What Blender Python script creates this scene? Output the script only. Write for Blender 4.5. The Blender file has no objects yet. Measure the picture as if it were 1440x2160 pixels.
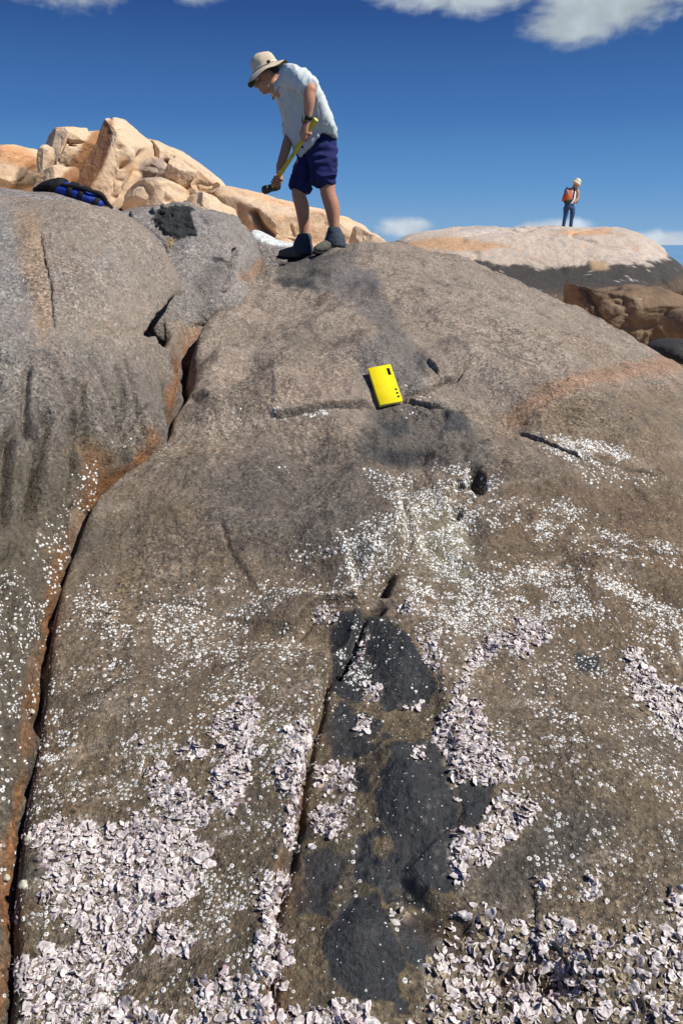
import bpy, math, random
import numpy as np
from mathutils import Vector, Matrix
random.seed(3)
RNG = np.random.default_rng(11)
scene = bpy.context.scene
_KEEP = []
PI = math.pi

# ------------------------------------------------------------------ camera, sky, sun, exposure
F = 1620.0                      # focal length in photograph pixels (1440 x 2160)
PITCH = math.radians(19.2)
CZ = 1.6                        # eye height above the datum
CP, SP = math.cos(PITCH), math.sin(PITCH)
cam_d = bpy.data.cameras.new('camera'); cam = bpy.data.objects.new('camera', cam_d); bpy.context.scene.collection.objects.link(cam)
cam_d.sensor_fit = 'VERTICAL'; cam_d.sensor_height = 36; cam_d.lens = F / 2160 * 36
cam_d.clip_start = 0.05; cam_d.clip_end = 20000
cam.location = (0, 0, CZ); cam.rotation_euler = (PI / 2 - PITCH, 0, 0)
scene.camera = cam

SUN = Vector((0.62, -0.22, 0.77)).normalized()
SUN_EL = math.asin(SUN.z); SUN_ROT = math.atan2(SUN.x, SUN.y)
sd = bpy.data.lights.new('sun', 'SUN'); sd.energy = 5.0; sd.angle = math.radians(0.53); sd.color = (1.0, 0.945, 0.87)
sun = bpy.data.objects.new('sun', sd); bpy.context.scene.collection.objects.link(sun)
sun.rotation_euler = SUN.to_track_quat('Z', 'Y').to_euler()
scene.view_settings.view_transform = 'Standard'; scene.view_settings.look = 'None'
scene.view_settings.exposure = 0.25; scene.view_settings.gamma = 1.0; scene.view_settings.use_curve_mapping = False

def at(px, py, Y):
    """point at distance Y ahead of the camera that lies on the ray of photograph pixel (px, py)"""
    x = (px - 720) / F; y = (1080 - py) / F
    dx, dy, dz = x, CP + y * SP, -SP + y * CP
    t = Y / dy
    return np.array([dx * t, Y, CZ + dz * t])
def proj(X, Y, Z):
    zr = Z - CZ
    d = Y * CP - zr * SP
    u = Y * SP + zr * CP
    d = np.where(np.abs(d) < 1e-6, 1e-6, d)
    return 720 + F * X / d, 1080 - F * u / d
def azel(px, py):
    p = at(px, py, 1.0) - np.array([0, 0, CZ]); p /= np.linalg.norm(p)
    return math.atan2(p[0], p[1]), math.asin(p[2])

class NT:                       # small helper that writes node maths as expressions
    def __init__(s, tree): s.t = tree; s.n = tree.nodes; s.l = tree.links
    def new(s, typ, **kw):
        n = s.n.new(typ)
        for k, v in kw.items(): setattr(n, k, v)
        return n
    def put(s, sock, v):
        if hasattr(v, 'is_output'): s.l.new(v, sock)
        else: sock.default_value = v
    def m(s, op, a, b=0.0, c=0.0, clamp=False):
        n = s.new('ShaderNodeMath', operation=op, use_clamp=clamp)
        s.put(n.inputs[0], a); s.put(n.inputs[1], b)
        if op in ('MULTIPLY_ADD', 'SMOOTH_MIN', 'COMPARE'): s.put(n.inputs[2], c)
        return n.outputs[0]
    def ss(s, v, a, b, lo=0.0, hi=1.0):
        n = s.new('ShaderNodeMapRange', interpolation_type='SMOOTHSTEP')
        s.put(n.inputs['Value'], v); s.put(n.inputs['From Min'], a); s.put(n.inputs['From Max'], b)
        s.put(n.inputs['To Min'], lo); s.put(n.inputs['To Max'], hi)
        return n.outputs['Result']
    def lin(s, v, a, b, lo=0.0, hi=1.0):
        n = s.new('ShaderNodeMapRange'); n.clamp = True
        s.put(n.inputs['Value'], v); s.put(n.inputs['From Min'], a); s.put(n.inputs['From Max'], b)
        s.put(n.inputs['To Min'], lo); s.put(n.inputs['To Max'], hi)
        return n.outputs['Result']
    def noise(s, vec, scale, detail=3.0, rough=0.55, dist=0.0):
        n = s.new('ShaderNodeTexNoise'); s.put(n.inputs['Vector'], vec)
        n.inputs['Scale'].default_value = scale; n.inputs['Detail'].default_value = detail
        n.inputs['Roughness'].default_value = rough; n.inputs['Distortion'].default_value = dist
        return n.outputs['Fac']
    def vor(s, vec, scale, feature='F1', out='Distance'):
        n = s.new('ShaderNodeTexVoronoi', feature=feature); s.put(n.inputs['Vector'], vec); n.inputs['Scale'].default_value = scale
        return n.outputs[out]
    def mix(s, f, a, b, blend='MIX'):
        n = s.new('ShaderNodeMix', data_type='RGBA', blend_type=blend); n.clamp_factor = True
        s.put(n.inputs[0], f); s.put(n.inputs[6], a); s.put(n.inputs[7], b)
        return n.outputs[2]
    def comb(s, x, y, z):
        n = s.new('ShaderNodeCombineXYZ'); s.put(n.inputs[0], x); s.put(n.inputs[1], y); s.put(n.inputs[2], z); return n.outputs[0]
    def scalec(s, c, f):
        n = s.new('ShaderNodeVectorMath', operation='SCALE'); s.put(n.inputs[0], c); s.put(n.inputs['Scale'], f); return n.outputs[0]

def build_world():
    w = bpy.data.worlds.new('World'); scene.world = w; w.use_nodes = True
    T = NT(w.node_tree); T.n.clear()
    sky = T.new('ShaderNodeTexSky', sky_type='NISHITA'); sky.sun_disc = False
    sky.sun_elevation = SUN_EL; sky.sun_rotation = SUN_ROT
    sky.altitude = 0; sky.air_density = 1.0; sky.dust_density = 0.25; sky.ozone_density = 1.5
    tc = T.new('ShaderNodeTexCoord'); sep = T.new('ShaderNodeSeparateXYZ'); T.l.new(tc.outputs['Generated'], sep.inputs[0])
    x, y, z = sep.outputs
    az = T.m('ARCTAN2', x, y); el = T.m('ARCSINE', z)
    vec = T.comb(az, T.m('MULTIPLY', el, 1.6), 0.0)
    warp = T.noise(vec, 9, 3)
    n1 = T.noise(T.comb(T.m('MULTIPLY_ADD', warp, 0.12, az), T.m('MULTIPLY', el, 1.5), 0.3), 11.0, 7, 0.58)
    n2 = T.noise(T.comb(az, T.m('MULTIPLY', el, 2.2), 4.3), 38.0, 5, 0.6)
    field = T.m('ADD', T.m('MULTIPLY', n1, 0.75), T.m('MULTIPLY', n2, 0.25))
    # cloud banks: (pixel of the centre, half width, half height) turned into azimuth / elevation, and a scatter beyond the frame
    bias = None
    for (cx, cy, hw, hh, s) in ((980, -30, 280, 100, .66), (1290, -25, 230, 160, .78), (1215, 45, 190, 85, .72), (150, -60, 230, 110, .66), (410, -50, 120, 100, .62), (1230, 40, 150, 80, .56),
                                (855, 480, 100, 34, .66), (1010, 494, 260, 26, .60), (1165, 482, 130, 30, .62), (1400, 512, 130, 36, .70), (1150, 505, 460, 20, .60), (700, 505, 140, 28, .5)):
        a0, e0 = azel(cx, cy); a1, _ = azel(cx + hw, cy); _, e1 = azel(cx, cy - hh)
        u = T.m('DIVIDE', T.m('SUBTRACT', az, a0), abs(a1 - a0)); v = T.m('DIVIDE', T.m('SUBTRACT', el, e0), abs(e1 - e0))
        r = T.m('SQRT', T.m('ADD', T.m('MULTIPLY', u, u), T.m('MULTIPLY', v, v)))
        b = T.m('MULTIPLY', T.ss(r, 0.0, 1.5, 1.0, 0.0), s)
        bias = b if bias is None else T.m('MAXIMUM', bias, b)
    far = T.m('MULTIPLY', T.ss(T.m('ABSOLUTE', az), 0.6, 0.9), 0.28)
    up = T.m('MULTIPLY', T.ss(el, 0.36, 0.5), T.noise(vec, 3.1, 2)); up = T.m('MULTIPLY', up, 0.5)
    bias = T.m('MAXIMUM', bias, T.m('MAXIMUM', far, up))
    dens = T.ss(T.m('ADD', field, bias), 0.78, 1.12)
    lowc = T.ss(el, 0.03, 0.16)
    shade = T.lin(n1, 0.35, 0.7, 0.62, 1.0)
    bright = T.m('MULTIPLY', shade, T.lin(lowc, 0, 1, 8.0, 6.6))
    ccol = T.scalec(T.mix(lowc, (0.86, 0.93, 1.0, 1), (0.84, 0.95, 1.0, 1)), bright)
    fac = T.m('MULTIPLY', dens, T.lin(lowc, 0, 1, 0.8, 0.86))
    ramp = T.new('ShaderNodeValToRGB'); r_ = ramp.color_ramp      # clear air deepening from the horizon to the zenith
    T.l.new(T.lin(el, -0.02, 1.2), ramp.inputs[0])
    while len(r_.elements) < 6: r_.elements.new(.5)
    for e_, (p_, c_) in zip(r_.elements, ((0, (1.9, 3.6, 5.6, 1)), (.018, (1.7, 3.4, 5.5, 1)), (.07, (.80, 2.35, 5.0, 1)), (.13, (.36, 1.38, 3.7, 1)), (.22, (.10, .54, 2.15, 1)), (1, (.12, .42, 1.7, 1)))):
        e_.position = p_; e_.color = tuple(v_ / 8 for v_ in c_[:3]) + (1,)
    skyc = T.mix(.94, sky.outputs[0], T.scalec(ramp.outputs[0], 8.0))
    c = T.mix(fac, skyc, ccol)
    bg = T.new('ShaderNodeBackground'); T.l.new(c, bg.inputs[0]); bg.inputs[1].default_value = 0.1
    out = T.new('ShaderNodeOutputWorld'); T.l.new(bg.outputs[0], out.inputs[0])
build_world()

# ------------------------------------------------------------------ helpers: noise, polylines, meshes, tags
_G = RNG.normal(size=(256, 3)).astype(np.float32); _G /= np.linalg.norm(_G, axis=1, keepdims=True)
_P = RNG.permutation(256).astype(np.int32); _P2 = np.concatenate([_P, _P, _P])
def gnoise(x, y, z, seed=0):
    x = np.asarray(x, np.float32) + seed * 17.31; y = np.asarray(y, np.float32) + seed * 5.17; z = np.asarray(z, np.float32) + seed * 9.73
    xi = np.floor(x).astype(np.int32); yi = np.floor(y).astype(np.int32); zi = np.floor(z).astype(np.int32)
    xf = x - xi; yf = y - yi; zf = z - zi
    u = xf * xf * xf * (xf * (xf * 6 - 15) + 10); v = yf * yf * yf * (yf * (yf * 6 - 15) + 10); w = zf * zf * zf * (zf * (zf * 6 - 15) + 10)
    xi &= 255; yi &= 255; zi &= 255
    r = 0
    for dx in (0, 1):
        wx = u if dx else 1 - u
        hx = _P2[(xi + dx) & 255]
        for dy in (0, 1):
            wy = v if dy else 1 - v
            hy = _P2[(hx + yi + dy) & 255]
            for dz in (0, 1):
                g = _G[_P2[(hy + zi + dz) & 255]]
                r = r + wx * wy * (w if dz else 1 - w) * (g[..., 0] * (xf - dx) + g[..., 1] * (yf - dy) + g[..., 2] * (zf - dz))
    return r * 1.6
def fbm(x, y, z, o=4, gain=.5, seed=0):
    r = 0; a = 1; f = 1; s = 0
    for i in range(o):
        r = r + a * gnoise(x * f, y * f, z * f, seed + i); s += a; a *= gain; f *= 2.03
    return r / s
def sstep(v, a, b):
    t = np.clip((v - a) / (b - a), 0, 1); return t * t * (3 - 2 * t)
def pchip(xs, ys):
    xs = np.array(xs, float); ys = np.array(ys, float); h = np.diff(xs); d = np.diff(ys) / h
    m = np.zeros_like(xs); m[0] = d[0]; m[-1] = d[-1]
    for i in range(1, len(xs) - 1):
        if d[i - 1] * d[i] > 0:
            w1 = 2 * h[i] + h[i - 1]; w2 = h[i] + 2 * h[i - 1]; m[i] = (w1 + w2) / (w1 / d[i - 1] + w2 / d[i])
    def f(x):
        x = np.clip(np.asarray(x, float), xs[0], xs[-1]); i = np.clip(np.searchsorted(xs, x) - 1, 0, len(h) - 1)
        t = (x - xs[i]) / h[i]; t2 = t * t; t3 = t2 * t
        return (2 * t3 - 3 * t2 + 1) * ys[i] + (t3 - 2 * t2 + t) * h[i] * m[i] + (-2 * t3 + 3 * t2) * ys[i + 1] + (t3 - t2) * h[i] * m[i + 1]
    return f
def smooth_line(pl, n=6):
    pl = np.array(pl, float); out = []
    for i in range(len(pl) - 1):
        p0 = pl[max(i - 1, 0)]; p1 = pl[i]; p2 = pl[i + 1]; p3 = pl[min(i + 2, len(pl) - 1)]
        for k in range(n):
            t = k / n
            out.append(.5 * ((2 * p1) + (-p0 + p2) * t + (2 * p0 - 5 * p1 + 4 * p2 - p3) * t * t + (-p0 + 3 * p1 - 3 * p2 + p3) * t ** 3))
    out.append(pl[-1]); return np.array(out)
def pl_near(X, Y, pl, margin):
    """indices of the points within margin of the polyline, signed distance (+ on its left) and the position 0..1 along it"""
    lo = pl.min(0) - margin; hi = pl.max(0) + margin
    idx = np.nonzero((X > lo[0]) & (X < hi[0]) & (Y > lo[1]) & (Y < hi[1]))[0]
    x = X[idx]; y = Y[idx]; best = np.full(len(idx), 1e9); side = np.ones(len(idx)); par = np.zeros(len(idx))
    seg = np.diff(pl, axis=0); L = np.maximum(np.hypot(seg[:, 0], seg[:, 1]), 1e-9); cum = np.concatenate([[0], np.cumsum(L)])
    for i in range(len(seg)):
        ax, ay = pl[i]; t = np.clip(((x - ax) * seg[i, 0] + (y - ay) * seg[i, 1]) / L[i] ** 2, 0, 1)
        qx = x - ax - t * seg[i, 0]; qy = y - ay - t * seg[i, 1]; d = qx * qx + qy * qy
        k = d < best
        best[k] = d[k]; par[k] = ((cum[i] + t * L[i]) / cum[-1])[k]
        side[k] = np.sign(seg[i, 0] * (y - ay) - seg[i, 1] * (x - ax))[k]
    d = np.sqrt(best); k = d < margin
    return idx[k], (d * np.where(side == 0, 1, side))[k], par[k]
def poly_mask(px, py, poly, soft):
    """0..1 inside a polygon with a soft edge, both in the same units"""
    poly = np.array(poly, float); out = np.zeros(px.shape, np.float32)
    lo = poly.min(0) - soft; hi = poly.max(0) + soft
    idx = np.nonzero((px > lo[0]) & (px < hi[0]) & (py > lo[1]) & (py < hi[1]))[0]
    if len(idx) == 0: return out
    x = px[idx]; y = py[idx]; ins = np.zeros(len(idx), bool); best = np.full(len(idx), 1e18)
    n = len(poly)
    for i in range(n):
        ax, ay = poly[i]; bx, by = poly[(i + 1) % n]
        c = (ay > y) != (by > y)
        with np.errstate(divide='ignore', invalid='ignore'):
            ins ^= c & (x < (bx - ax) * (y - ay) / ((by - ay) if by != ay else 1e-9) + ax)
        sx, sy = bx - ax, by - ay; t = np.clip(((x - ax) * sx + (y - ay) * sy) / (sx * sx + sy * sy + 1e-9), 0, 1)
        best = np.minimum(best, (x - ax - t * sx) ** 2 + (y - ay - t * sy) ** 2)
    d = np.sqrt(best) * np.where(ins, 1, -1)
    out[idx] = sstep(d, -soft, soft)
    return out

def fset(coll, attr, arr):
    arr = np.ascontiguousarray(arr); _KEEP.append(arr); coll.foreach_set(attr, arr)
def np_mesh(name, verts, faces, mat=None, smooth=True, cols=None, wet=None):
    verts = np.asarray(verts, np.float32).reshape(-1, 3); me = bpy.data.meshes.new(name)
    if isinstance(faces, np.ndarray):
        k = faces.shape[1]; n = len(faces); flat = faces.astype(np.int32).ravel()
        ls = np.arange(0, n * k, k, dtype=np.int32); lt = np.full(n, k, np.int32)
    else:
        lt = np.array([len(f) for f in faces], np.int32); ls = np.concatenate([[0], np.cumsum(lt)[:-1]]).astype(np.int32)
        flat = np.fromiter((i for f in faces for i in f), np.int32); n = len(faces)
    me.vertices.add(len(verts)); fset(me.vertices, 'co', verts.ravel())
    me.loops.add(len(flat)); fset(me.loops, 'vertex_index', flat)
    me.polygons.add(n); fset(me.polygons, 'loop_start', ls); fset(me.polygons, 'loop_total', lt)
    if smooth: fset(me.polygons, 'use_smooth', np.ones(n, bool))
    me.update(calc_edges=True)
    if cols is not None:
        a = me.color_attributes.new('Col', 'FLOAT_COLOR', 'POINT'); c = np.ones((len(verts), 4), np.float32); c[:, :3] = np.asarray(cols).reshape(-1, 3)
        fset(a.data, 'color', c.ravel())
    if wet is not None:
        a = me.attributes.new('Wet', 'FLOAT', 'POINT'); fset(a.data, 'value', np.asarray(wet, np.float32).ravel())
    if mat: me.materials.append(mat)
    return me
def grid_faces(nr, nc, wrap=False):
    c = nc if wrap else nc - 1
    r = np.arange(nr - 1)[:, None]; k = np.arange(c)[None, :]; k2 = (k + 1) % nc
    return np.stack([r * nc + k, r * nc + k2, (r + 1) * nc + k2, (r + 1) * nc + k], -1).reshape(-1, 4)
def link(name, me, parent=None):
    o = bpy.data.objects.new(name, me); bpy.context.scene.collection.objects.link(o)
    if parent is not None: o.parent = parent
    return o
def tag(o, label=None, cat=None, group=None, kind=None):
    if label: o['label'] = label
    if cat: o['category'] = cat
    if group: o['group'] = group
    if kind: o['kind'] = kind
    return o
def empty(name, loc, label, cat, group=None):
    o = bpy.data.objects.new(name, None); bpy.context.scene.collection.objects.link(o); o.location = Vector(loc); o.empty_display_size = .1
    return tag(o, label, cat, group)
def part(name, me, thing):      # a mesh given in world coordinates, made a child of its thing
    o = link(name, me, thing); o.matrix_parent_inverse = Matrix.Translation(-thing.location); return o
def grid_normals(P):
    du = np.gradient(P, axis=1); dv = np.gradient(P, axis=0); n = np.cross(du, dv)
    return n / np.maximum(np.linalg.norm(n, axis=-1, keepdims=True), 1e-9)

# ------------------------------------------------------------------ materials
def mat_new(name):
    m = bpy.data.materials.new(name); m.use_nodes = True; T = NT(m.node_tree); T.n.clear()
    b = T.new('ShaderNodeBsdfPrincipled'); o = T.new('ShaderNodeOutputMaterial'); T.l.new(b.outputs[0], o.inputs[0])
    return m, T, b
def rock_mat(name, grain=1.0, speck=1.0, bump=1.0, rough=.85):
    """granite: colour of the mesh's own stains times crystal speckle; grain = size factor of the crystals"""
    m, T, b = mat_new(name)
    tc = T.new('ShaderNodeTexCoord'); v = tc.outputs['Object']
    col = T.new('ShaderNodeAttribute', attribute_name='Col').outputs['Color']
    wet = T.new('ShaderNodeAttribute', attribute_name='Wet').outputs['Fac']
    dry = T.m('SUBTRACT', 1.0, wet)
    n1 = T.noise(v, 210 / grain, 2, .6); n2 = T.noise(v, 62 / grain, 4, .65); n3 = T.noise(v, 14 / grain, 4, .6)
    vc = T.vor(v, 115 / grain, 'F1', 'Color'); vsep = T.new('ShaderNodeSeparateColor'); T.l.new(vc, vsep.inputs[0])
    sp = T.m('MULTIPLY', T.lin(n1, .3, .7, .62, 1.38), T.lin(n2, .3, .7, .52, 1.48))
    sp = T.m('MULTIPLY', sp, T.lin(n3, .3, .7, .76, 1.24))
    light = T.ss(vsep.outputs[0], .72, .9); darkc = T.ss(vsep.outputs[1], .78, .9)
    sp = T.m('MULTIPLY', sp, T.m('ADD', 1.0, T.m('MULTIPLY', light, .55 * speck)))
    sp = T.m('MULTIPLY', sp, T.m('SUBTRACT', 1.0, T.m('MULTIPLY', darkc, .5 * speck)))
    sp = T.m('ADD', 1.0, T.m('MULTIPLY', T.m('SUBTRACT', sp, 1.0), T.m('MULTIPLY', T.m('MULTIPLY_ADD', dry, .56 * speck, .28 * speck), T.lin(T.noise(v, 2.3 / grain, 3), .35, .65, .5, 1.25))))
    c = T.scalec(col, sp)
    tint = T.mix(T.ss(vsep.outputs[2], .3, .8), (1.1, .97, .86, 1), (.93, 1.0, 1.07, 1))
    c = T.mix(.35, c, tint, 'MULTIPLY')
    T.l.new(c, b.inputs['Base Color'])
    T.put(b.inputs['Roughness'], T.m('SUBTRACT', T.m('MULTIPLY_ADD', n2, .2, rough - .1), T.m('MULTIPLY', wet, T.m('MULTIPLY_ADD', n3, .35, .22))))
    b.inputs['Specular IOR Level'].default_value = .35
    h = T.m('ADD', T.m('MULTIPLY', n1, .35), T.m('ADD', T.m('MULTIPLY', n2, 1.0), T.m('MULTIPLY', n3, 2.2)))
    bp = T.new('ShaderNodeBump'); T.l.new(h, bp.inputs['Height']); T.put(bp.inputs['Strength'], T.m('MULTIPLY_ADD', dry, .5 * bump, .35 * bump)); bp.inputs['Distance'].default_value = .012 * grain
    T.l.new(bp.outputs[0], b.inputs['Normal'])
    return m
def plain_mat(name, col, rough=.7, var=.15, scale=20, bump=0.0, bscale=60, spec=.3, metal=0.0, dist=.004, attr=False):
    m, T, b = mat_new(name); tc = T.new('ShaderNodeTexCoord'); v = tc.outputs['Object']
    n = T.noise(v, scale, 4, .6); base = T.new('ShaderNodeAttribute', attribute_name='Col').outputs['Color'] if attr else (*col, 1)
    cc = T.mix(1.0, base, T.comb(*[T.lin(n, .3, .7, 1 - var, 1 + var)] * 3), 'MULTIPLY')
    T.l.new(cc, b.inputs['Base Color']); b.inputs['Roughness'].default_value = rough; b.inputs['Specular IOR Level'].default_value = spec; b.inputs['Metallic'].default_value = metal
    if bump:
        bp = T.new('ShaderNodeBump'); T.l.new(T.noise(v, bscale, 4, .6), bp.inputs['Height']); bp.inputs['Strength'].default_value = bump; bp.inputs['Distance'].default_value = dist
        T.l.new(bp.outputs[0], b.inputs['Normal'])
    return m
M_ROCK = rock_mat('granite_near')
M_ROCK_MID = rock_mat('granite_mid', 1.5, .95, 1.1)
M_ROCK_FAR = rock_mat('granite_far', 3.0, .35, .45)
M_ROCK_OUT = rock_mat('granite_distant', 7.0, .4, .5)
M_SHELL = plain_mat('shell_lime', (.6, .6, .57), .75, .18, 300, .5, 500, .3, 0, .001, attr=True)
M_SEA = plain_mat('sea_water', (.12, .26, .42), .6, .2, .05, .4, .4, .5, 0, .3)  # haze over the water is put into this paler blue

# ------------------------------------------------------------------ the rock slope: base shape
prof = pchip([.3, 1.1, 2.0, 2.8, 3.4, 3.9, 4.6, 5.5, 6.5, 7.4, 8.2, 9.5, 12, 20], [-1.66, -1.53, -1.33, -1.08, -.85, -.62, -.38, -.165, -.03, .0, -.08, -.5, -2.0, -4.5])
def zbase(X, Y):
    z = prof(Y)
    xr = np.maximum(X - .35, 0)
    z = z - (.05 + .205 * sstep(Y, 2.5, 5.5)) * xr ** 1.45
    xl = np.maximum(-X - .5, 0)
    z = z - .05 * xl ** 1.4 * sstep(Y, 3.0, 5.0)
    return z + CZ
def on_slope(pts):
    """photograph pixels -> (X, Y) on the base of the slope"""
    out = []
    Ys = np.concatenate([np.linspace(.35, 3, 1500), np.linspace(3, 9.5, 2500)])
    for (px, py) in pts:
        x = (px - 720) / F; y = (1080 - py) / F; dy = CP + y * SP
        X = x / dy * Ys; Z = CZ + (-SP + y * CP) / dy * Ys
        g = Z - zbase(X, Ys); k = np.nonzero(g < 0)[0]
        i = k[0] if len(k) else int(np.argmin(np.abs(g)))
        out.append((X[i], Ys[i]))
    return np.array(out)
def S(pts, n=5): return on_slope(smooth_line(pts, n))

LEFT_CRACK = [(420, 655), (390, 690), (376, 740), (366, 830), (335, 930), (280, 985), (215, 1035), (165, 1110), (130, 1190), (106, 1270), (92, 1380), (75, 1480), (50, 1620), (30, 1740), (15, 1900), (8, 2050), (-10, 2200), (-40, 2500)]
CRACK_XY = S(LEFT_CRACK, 5)
_o = np.argsort(CRACK_XY[:, 1]); _cy = CRACK_XY[_o, 1]; _cx = CRACK_XY[_o, 0]
def crack_x(Y): return np.interp(Y, _cy, _cx)

# rows are spread by how large they show, columns widen with distance
_yy = np.linspace(.55, 9.0, 4000); _, _py = proj(np.zeros_like(_yy), _yy, zbase(np.zeros_like(_yy), _yy))
_w = np.abs(np.gradient(_py, _yy)) + 110 + 560 * sstep(_py, 740, 780) * (1 - sstep(_py, 960, 1020)); _cw = np.cumsum(_w); _cw = (_cw - _cw[0]) / (_cw[-1] - _cw[0])
NROW = 1040
rowsY = np.concatenate([np.interp(np.linspace(0, 1, NROW), _cw, _yy), np.linspace(9.05, 20, 40)])
uin = np.linspace(-1, 1, 530); uo = 1 + np.cumsum(np.linspace(.006, .17, 24))
cols_u = np.concatenate([-uo[::-1], uin, uo])
YY, UU = np.meshgrid(rowsY, cols_u, indexing='ij')
XX = UU * (.47 * YY + .30)
shape_main = XX.shape
X = XX.ravel(); Y = YY.ravel(); ox = np.zeros_like(X); oy = np.zeros_like(X)
B = zbase(X, Y); PX, PY = proj(X, Y, B)
near = np.clip(Y / 3.0, .45, 1.6)
# large and small natural unevenness
z = 0.075 * fbm(X * .9, Y * .9, 0 * X, 3, .5, 1) + .05 * fbm(X * 2.6, Y * 2.6, 0 * X + 3, 3, .5, 5) * near
z += .016 * fbm(X * 9, Y * 7, 0 * X + 1, 4, .6, 9) * near
rid = 1 - np.abs(fbm(X * 5 + .6 * Y, Y * 3.2, 0 * X + 7, 3, .5, 13)) * 2
z -= .010 * np.clip(rid - .72, 0, 1) * near
# fold-like dips on the upper slope
def dent(cx, cy, rx, ry, h):
    c = on_slope([(cx, cy)])[0]; e = on_slope([(cx + rx, cy), (cx, cy + ry)])
    sx = abs(e[0, 0] - c[0]); sy = abs(e[1, 1] - c[1])
    global z
    z += 1.5 * h * np.exp(-((X - c[0]) / sx) ** 2 - ((Y - c[1]) / sy) ** 2)
for a in ((525, 800, 46, 24, -.05), (470, 770, 45, 40, .035), (600, 780, 110, 50, .05), (700, 690, 90, 40, .03), (560, 690, 90, 35, -.03), (440, 870, 40, 40, .03), (520, 905, 80, 30, -.03),
          (560, 1010, 180, 50, .03), (640, 960, 110, 18, -.03), (870, 955, 70, 18, -.05), (960, 955, 60, 26, .03), (1250, 870, 150, 60, .07), (1000, 700, 140, 60, .05), (1060, 880, 60, 60, -.05),
          (1280, 1110, 110, 40, -.03), (1370, 1240, 70, 50, -.025), (1180, 1000, 120, 40, .03), (790, 752, 60, 34, .05), (810, 880, 60, 30, -.03), (850, 1010, 60, 25, -.04), (400, 1130, 170, 60, .04), (300, 1500, 170, 120, .03),
          (690, 1345, 60, 36, -.055), (520, 1420, 90, 60, .025), (1240, 1650, 170, 140, .04), (1060, 2060, 90, 45, -.05), (1165, 2060, 42, 30, -.07), (850, 1690, 80, 120, .035), (760, 2010, 90, 70, .03),
          (820, 1640, 34, 22, .02), (845, 1400, 55, 70, .025), (1290, 1190, 60, 20, .02), (400, 600, 30, 20, -.1), (1010, 1370, 40, 50, -.02)):
    dent(*a)
ZADD = z
def scarp(pts, h, w=.012, L=.25, crack=0.0, cw=.012, over=0.0, ends=.12, up=1):
    """a step in the rock: the side `up` (+1 = left of the line) stands h higher, dying out over L; crack deepens its foot, over pushes the lip out"""
    global ZADD
    pl = S(pts, 6)
    idx, d, t = pl_near(X, Y, pl, max(L * 2.2, .1))
    jit = .010 * gnoise(X[idx] * 7, Y[idx] * 7, 0 * idx, 31) + .004 * gnoise(X[idx] * 45, Y[idx] * 45, 0 * idx, 33)
    d = d * up + jit * np.exp(-np.abs(d) / .05); tap = sstep(t, 0, ends) * sstep(1 - t, 0, ends)
    zz = h * tap * sstep(d, -w, w) * np.exp(-np.maximum(d, 0) / L) * (1 - sstep(d, L * 1.2, L * 2.1))
    if crack: zz = zz - crack * tap * np.exp(-((d + cw) / cw) ** 2)
    ZADD[idx] += zz
    if over:
        k = over * tap * sstep(d, -w * .3, w) * np.exp(-np.maximum(d, 0) / (.13))
        seg = np.diff(pl, axis=0); L_ = np.maximum(np.hypot(seg[:, 0], seg[:, 1]), 1e-9)
        cum = np.concatenate([[0], np.cumsum(L_)]) / L_.sum(); mid = (cum[1:] + cum[:-1]) / 2
        nx = np.interp(t, mid, seg[:, 1] / L_) * up; ny = np.interp(t, mid, -seg[:, 0] / L_) * up
        ox[idx] += k * nx; oy[idx] += k * ny
# (line runs left to right in the picture: its left is uphill)
scarp([(560, 884), (600, 880), (640, 875), (720, 862), (790, 848)], .020, .005, .22, .05, .008, .018, .12)
scarp([(785, 850), (850, 836), (893, 826), (925, 803), (960, 800), (985, 777), (1020, 762)], .020, .005, .18, .05, .008, .016)
scarp([(893, 766), (915, 785), (925, 803)], .016, .008, .08, .012, .008, .008, ends=.3)
scarp([(848, 832), (900, 855), (940, 862)], .014, .005, .16, .045, .007, .012)
scarp([(1085, 900), (1130, 930), (1170, 957), (1222, 986), (1240, 990)], .014, .006, .22, .025, .006, .014, .2)
scarp([(1225, 986), (1300, 990), (1390, 1002)], .010, .006, .1, .02, .005)
scarp([(1300, 1172), (1360, 1168), (1440, 1172)], .012, .008, .12, .015, .008)
scarp([(400, 848), (430, 858), (445, 862)], .02, .008, .06, .04, .012, ends=.3)
scarp([(560, 592), (590, 584), (640, 578), (690, 585), (715, 592)], .05, .03, .3, .0, .03, .0, .25)
scarp([(620, 616), (680, 624), (718, 622)], .02, .02, .1, .0, .015)
# the left block stands above the weathered dyke (line runs from the picture's top down: block on its right)
scarp([(735, 975), (775, 1000), (830, 1048), (850, 1090), (842, 1150), (815, 1195), (792, 1235), (770, 1270)], .12, .03, .35, .02, .02, .01, .2, up=-1)
scarp([(800, 1195), (790, 1225), (778, 1262)], .02, .01, .1, .10, .03, ends=.2, up=-1)
scarp([(600, 1345), (620, 1318), (655, 1292), (705, 1276), (768, 1266)], .055, .012, .25, .035, .018, .025, .15)
scarp([(770, 1275), (737, 1340), (710, 1390), (682, 1430), (667, 1490), (652, 1560), (640, 1620), (626, 1700), (611, 1780), (596, 1850), (572, 1930), (560, 2050), (565, 2180)], .065, .014, .22, .03, .014, .012, .06, up=-1)
scarp([(730, 1350), (705, 1392), (684, 1428)], .01, .01, .1, .09, .022, ends=.2, up=-1)
scarp([(880, 1330), (905, 1385), (918, 1440), (925, 1500), (935, 1560), (955, 1650), (968, 1740), (960, 1830), (950, 1900)], .022, .03, .3, 0, .014, 0, .15, up=1)
scarp([(845, 1862), (890, 1905), (925, 1935), (1000, 1970)], .02, .02, .15, .012, .02, .0, up=1)
scarp([(1130, 2030), (1175, 2040), (1200, 2070)], .02, .015, .12, .03, .03, .0, up=1)
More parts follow.
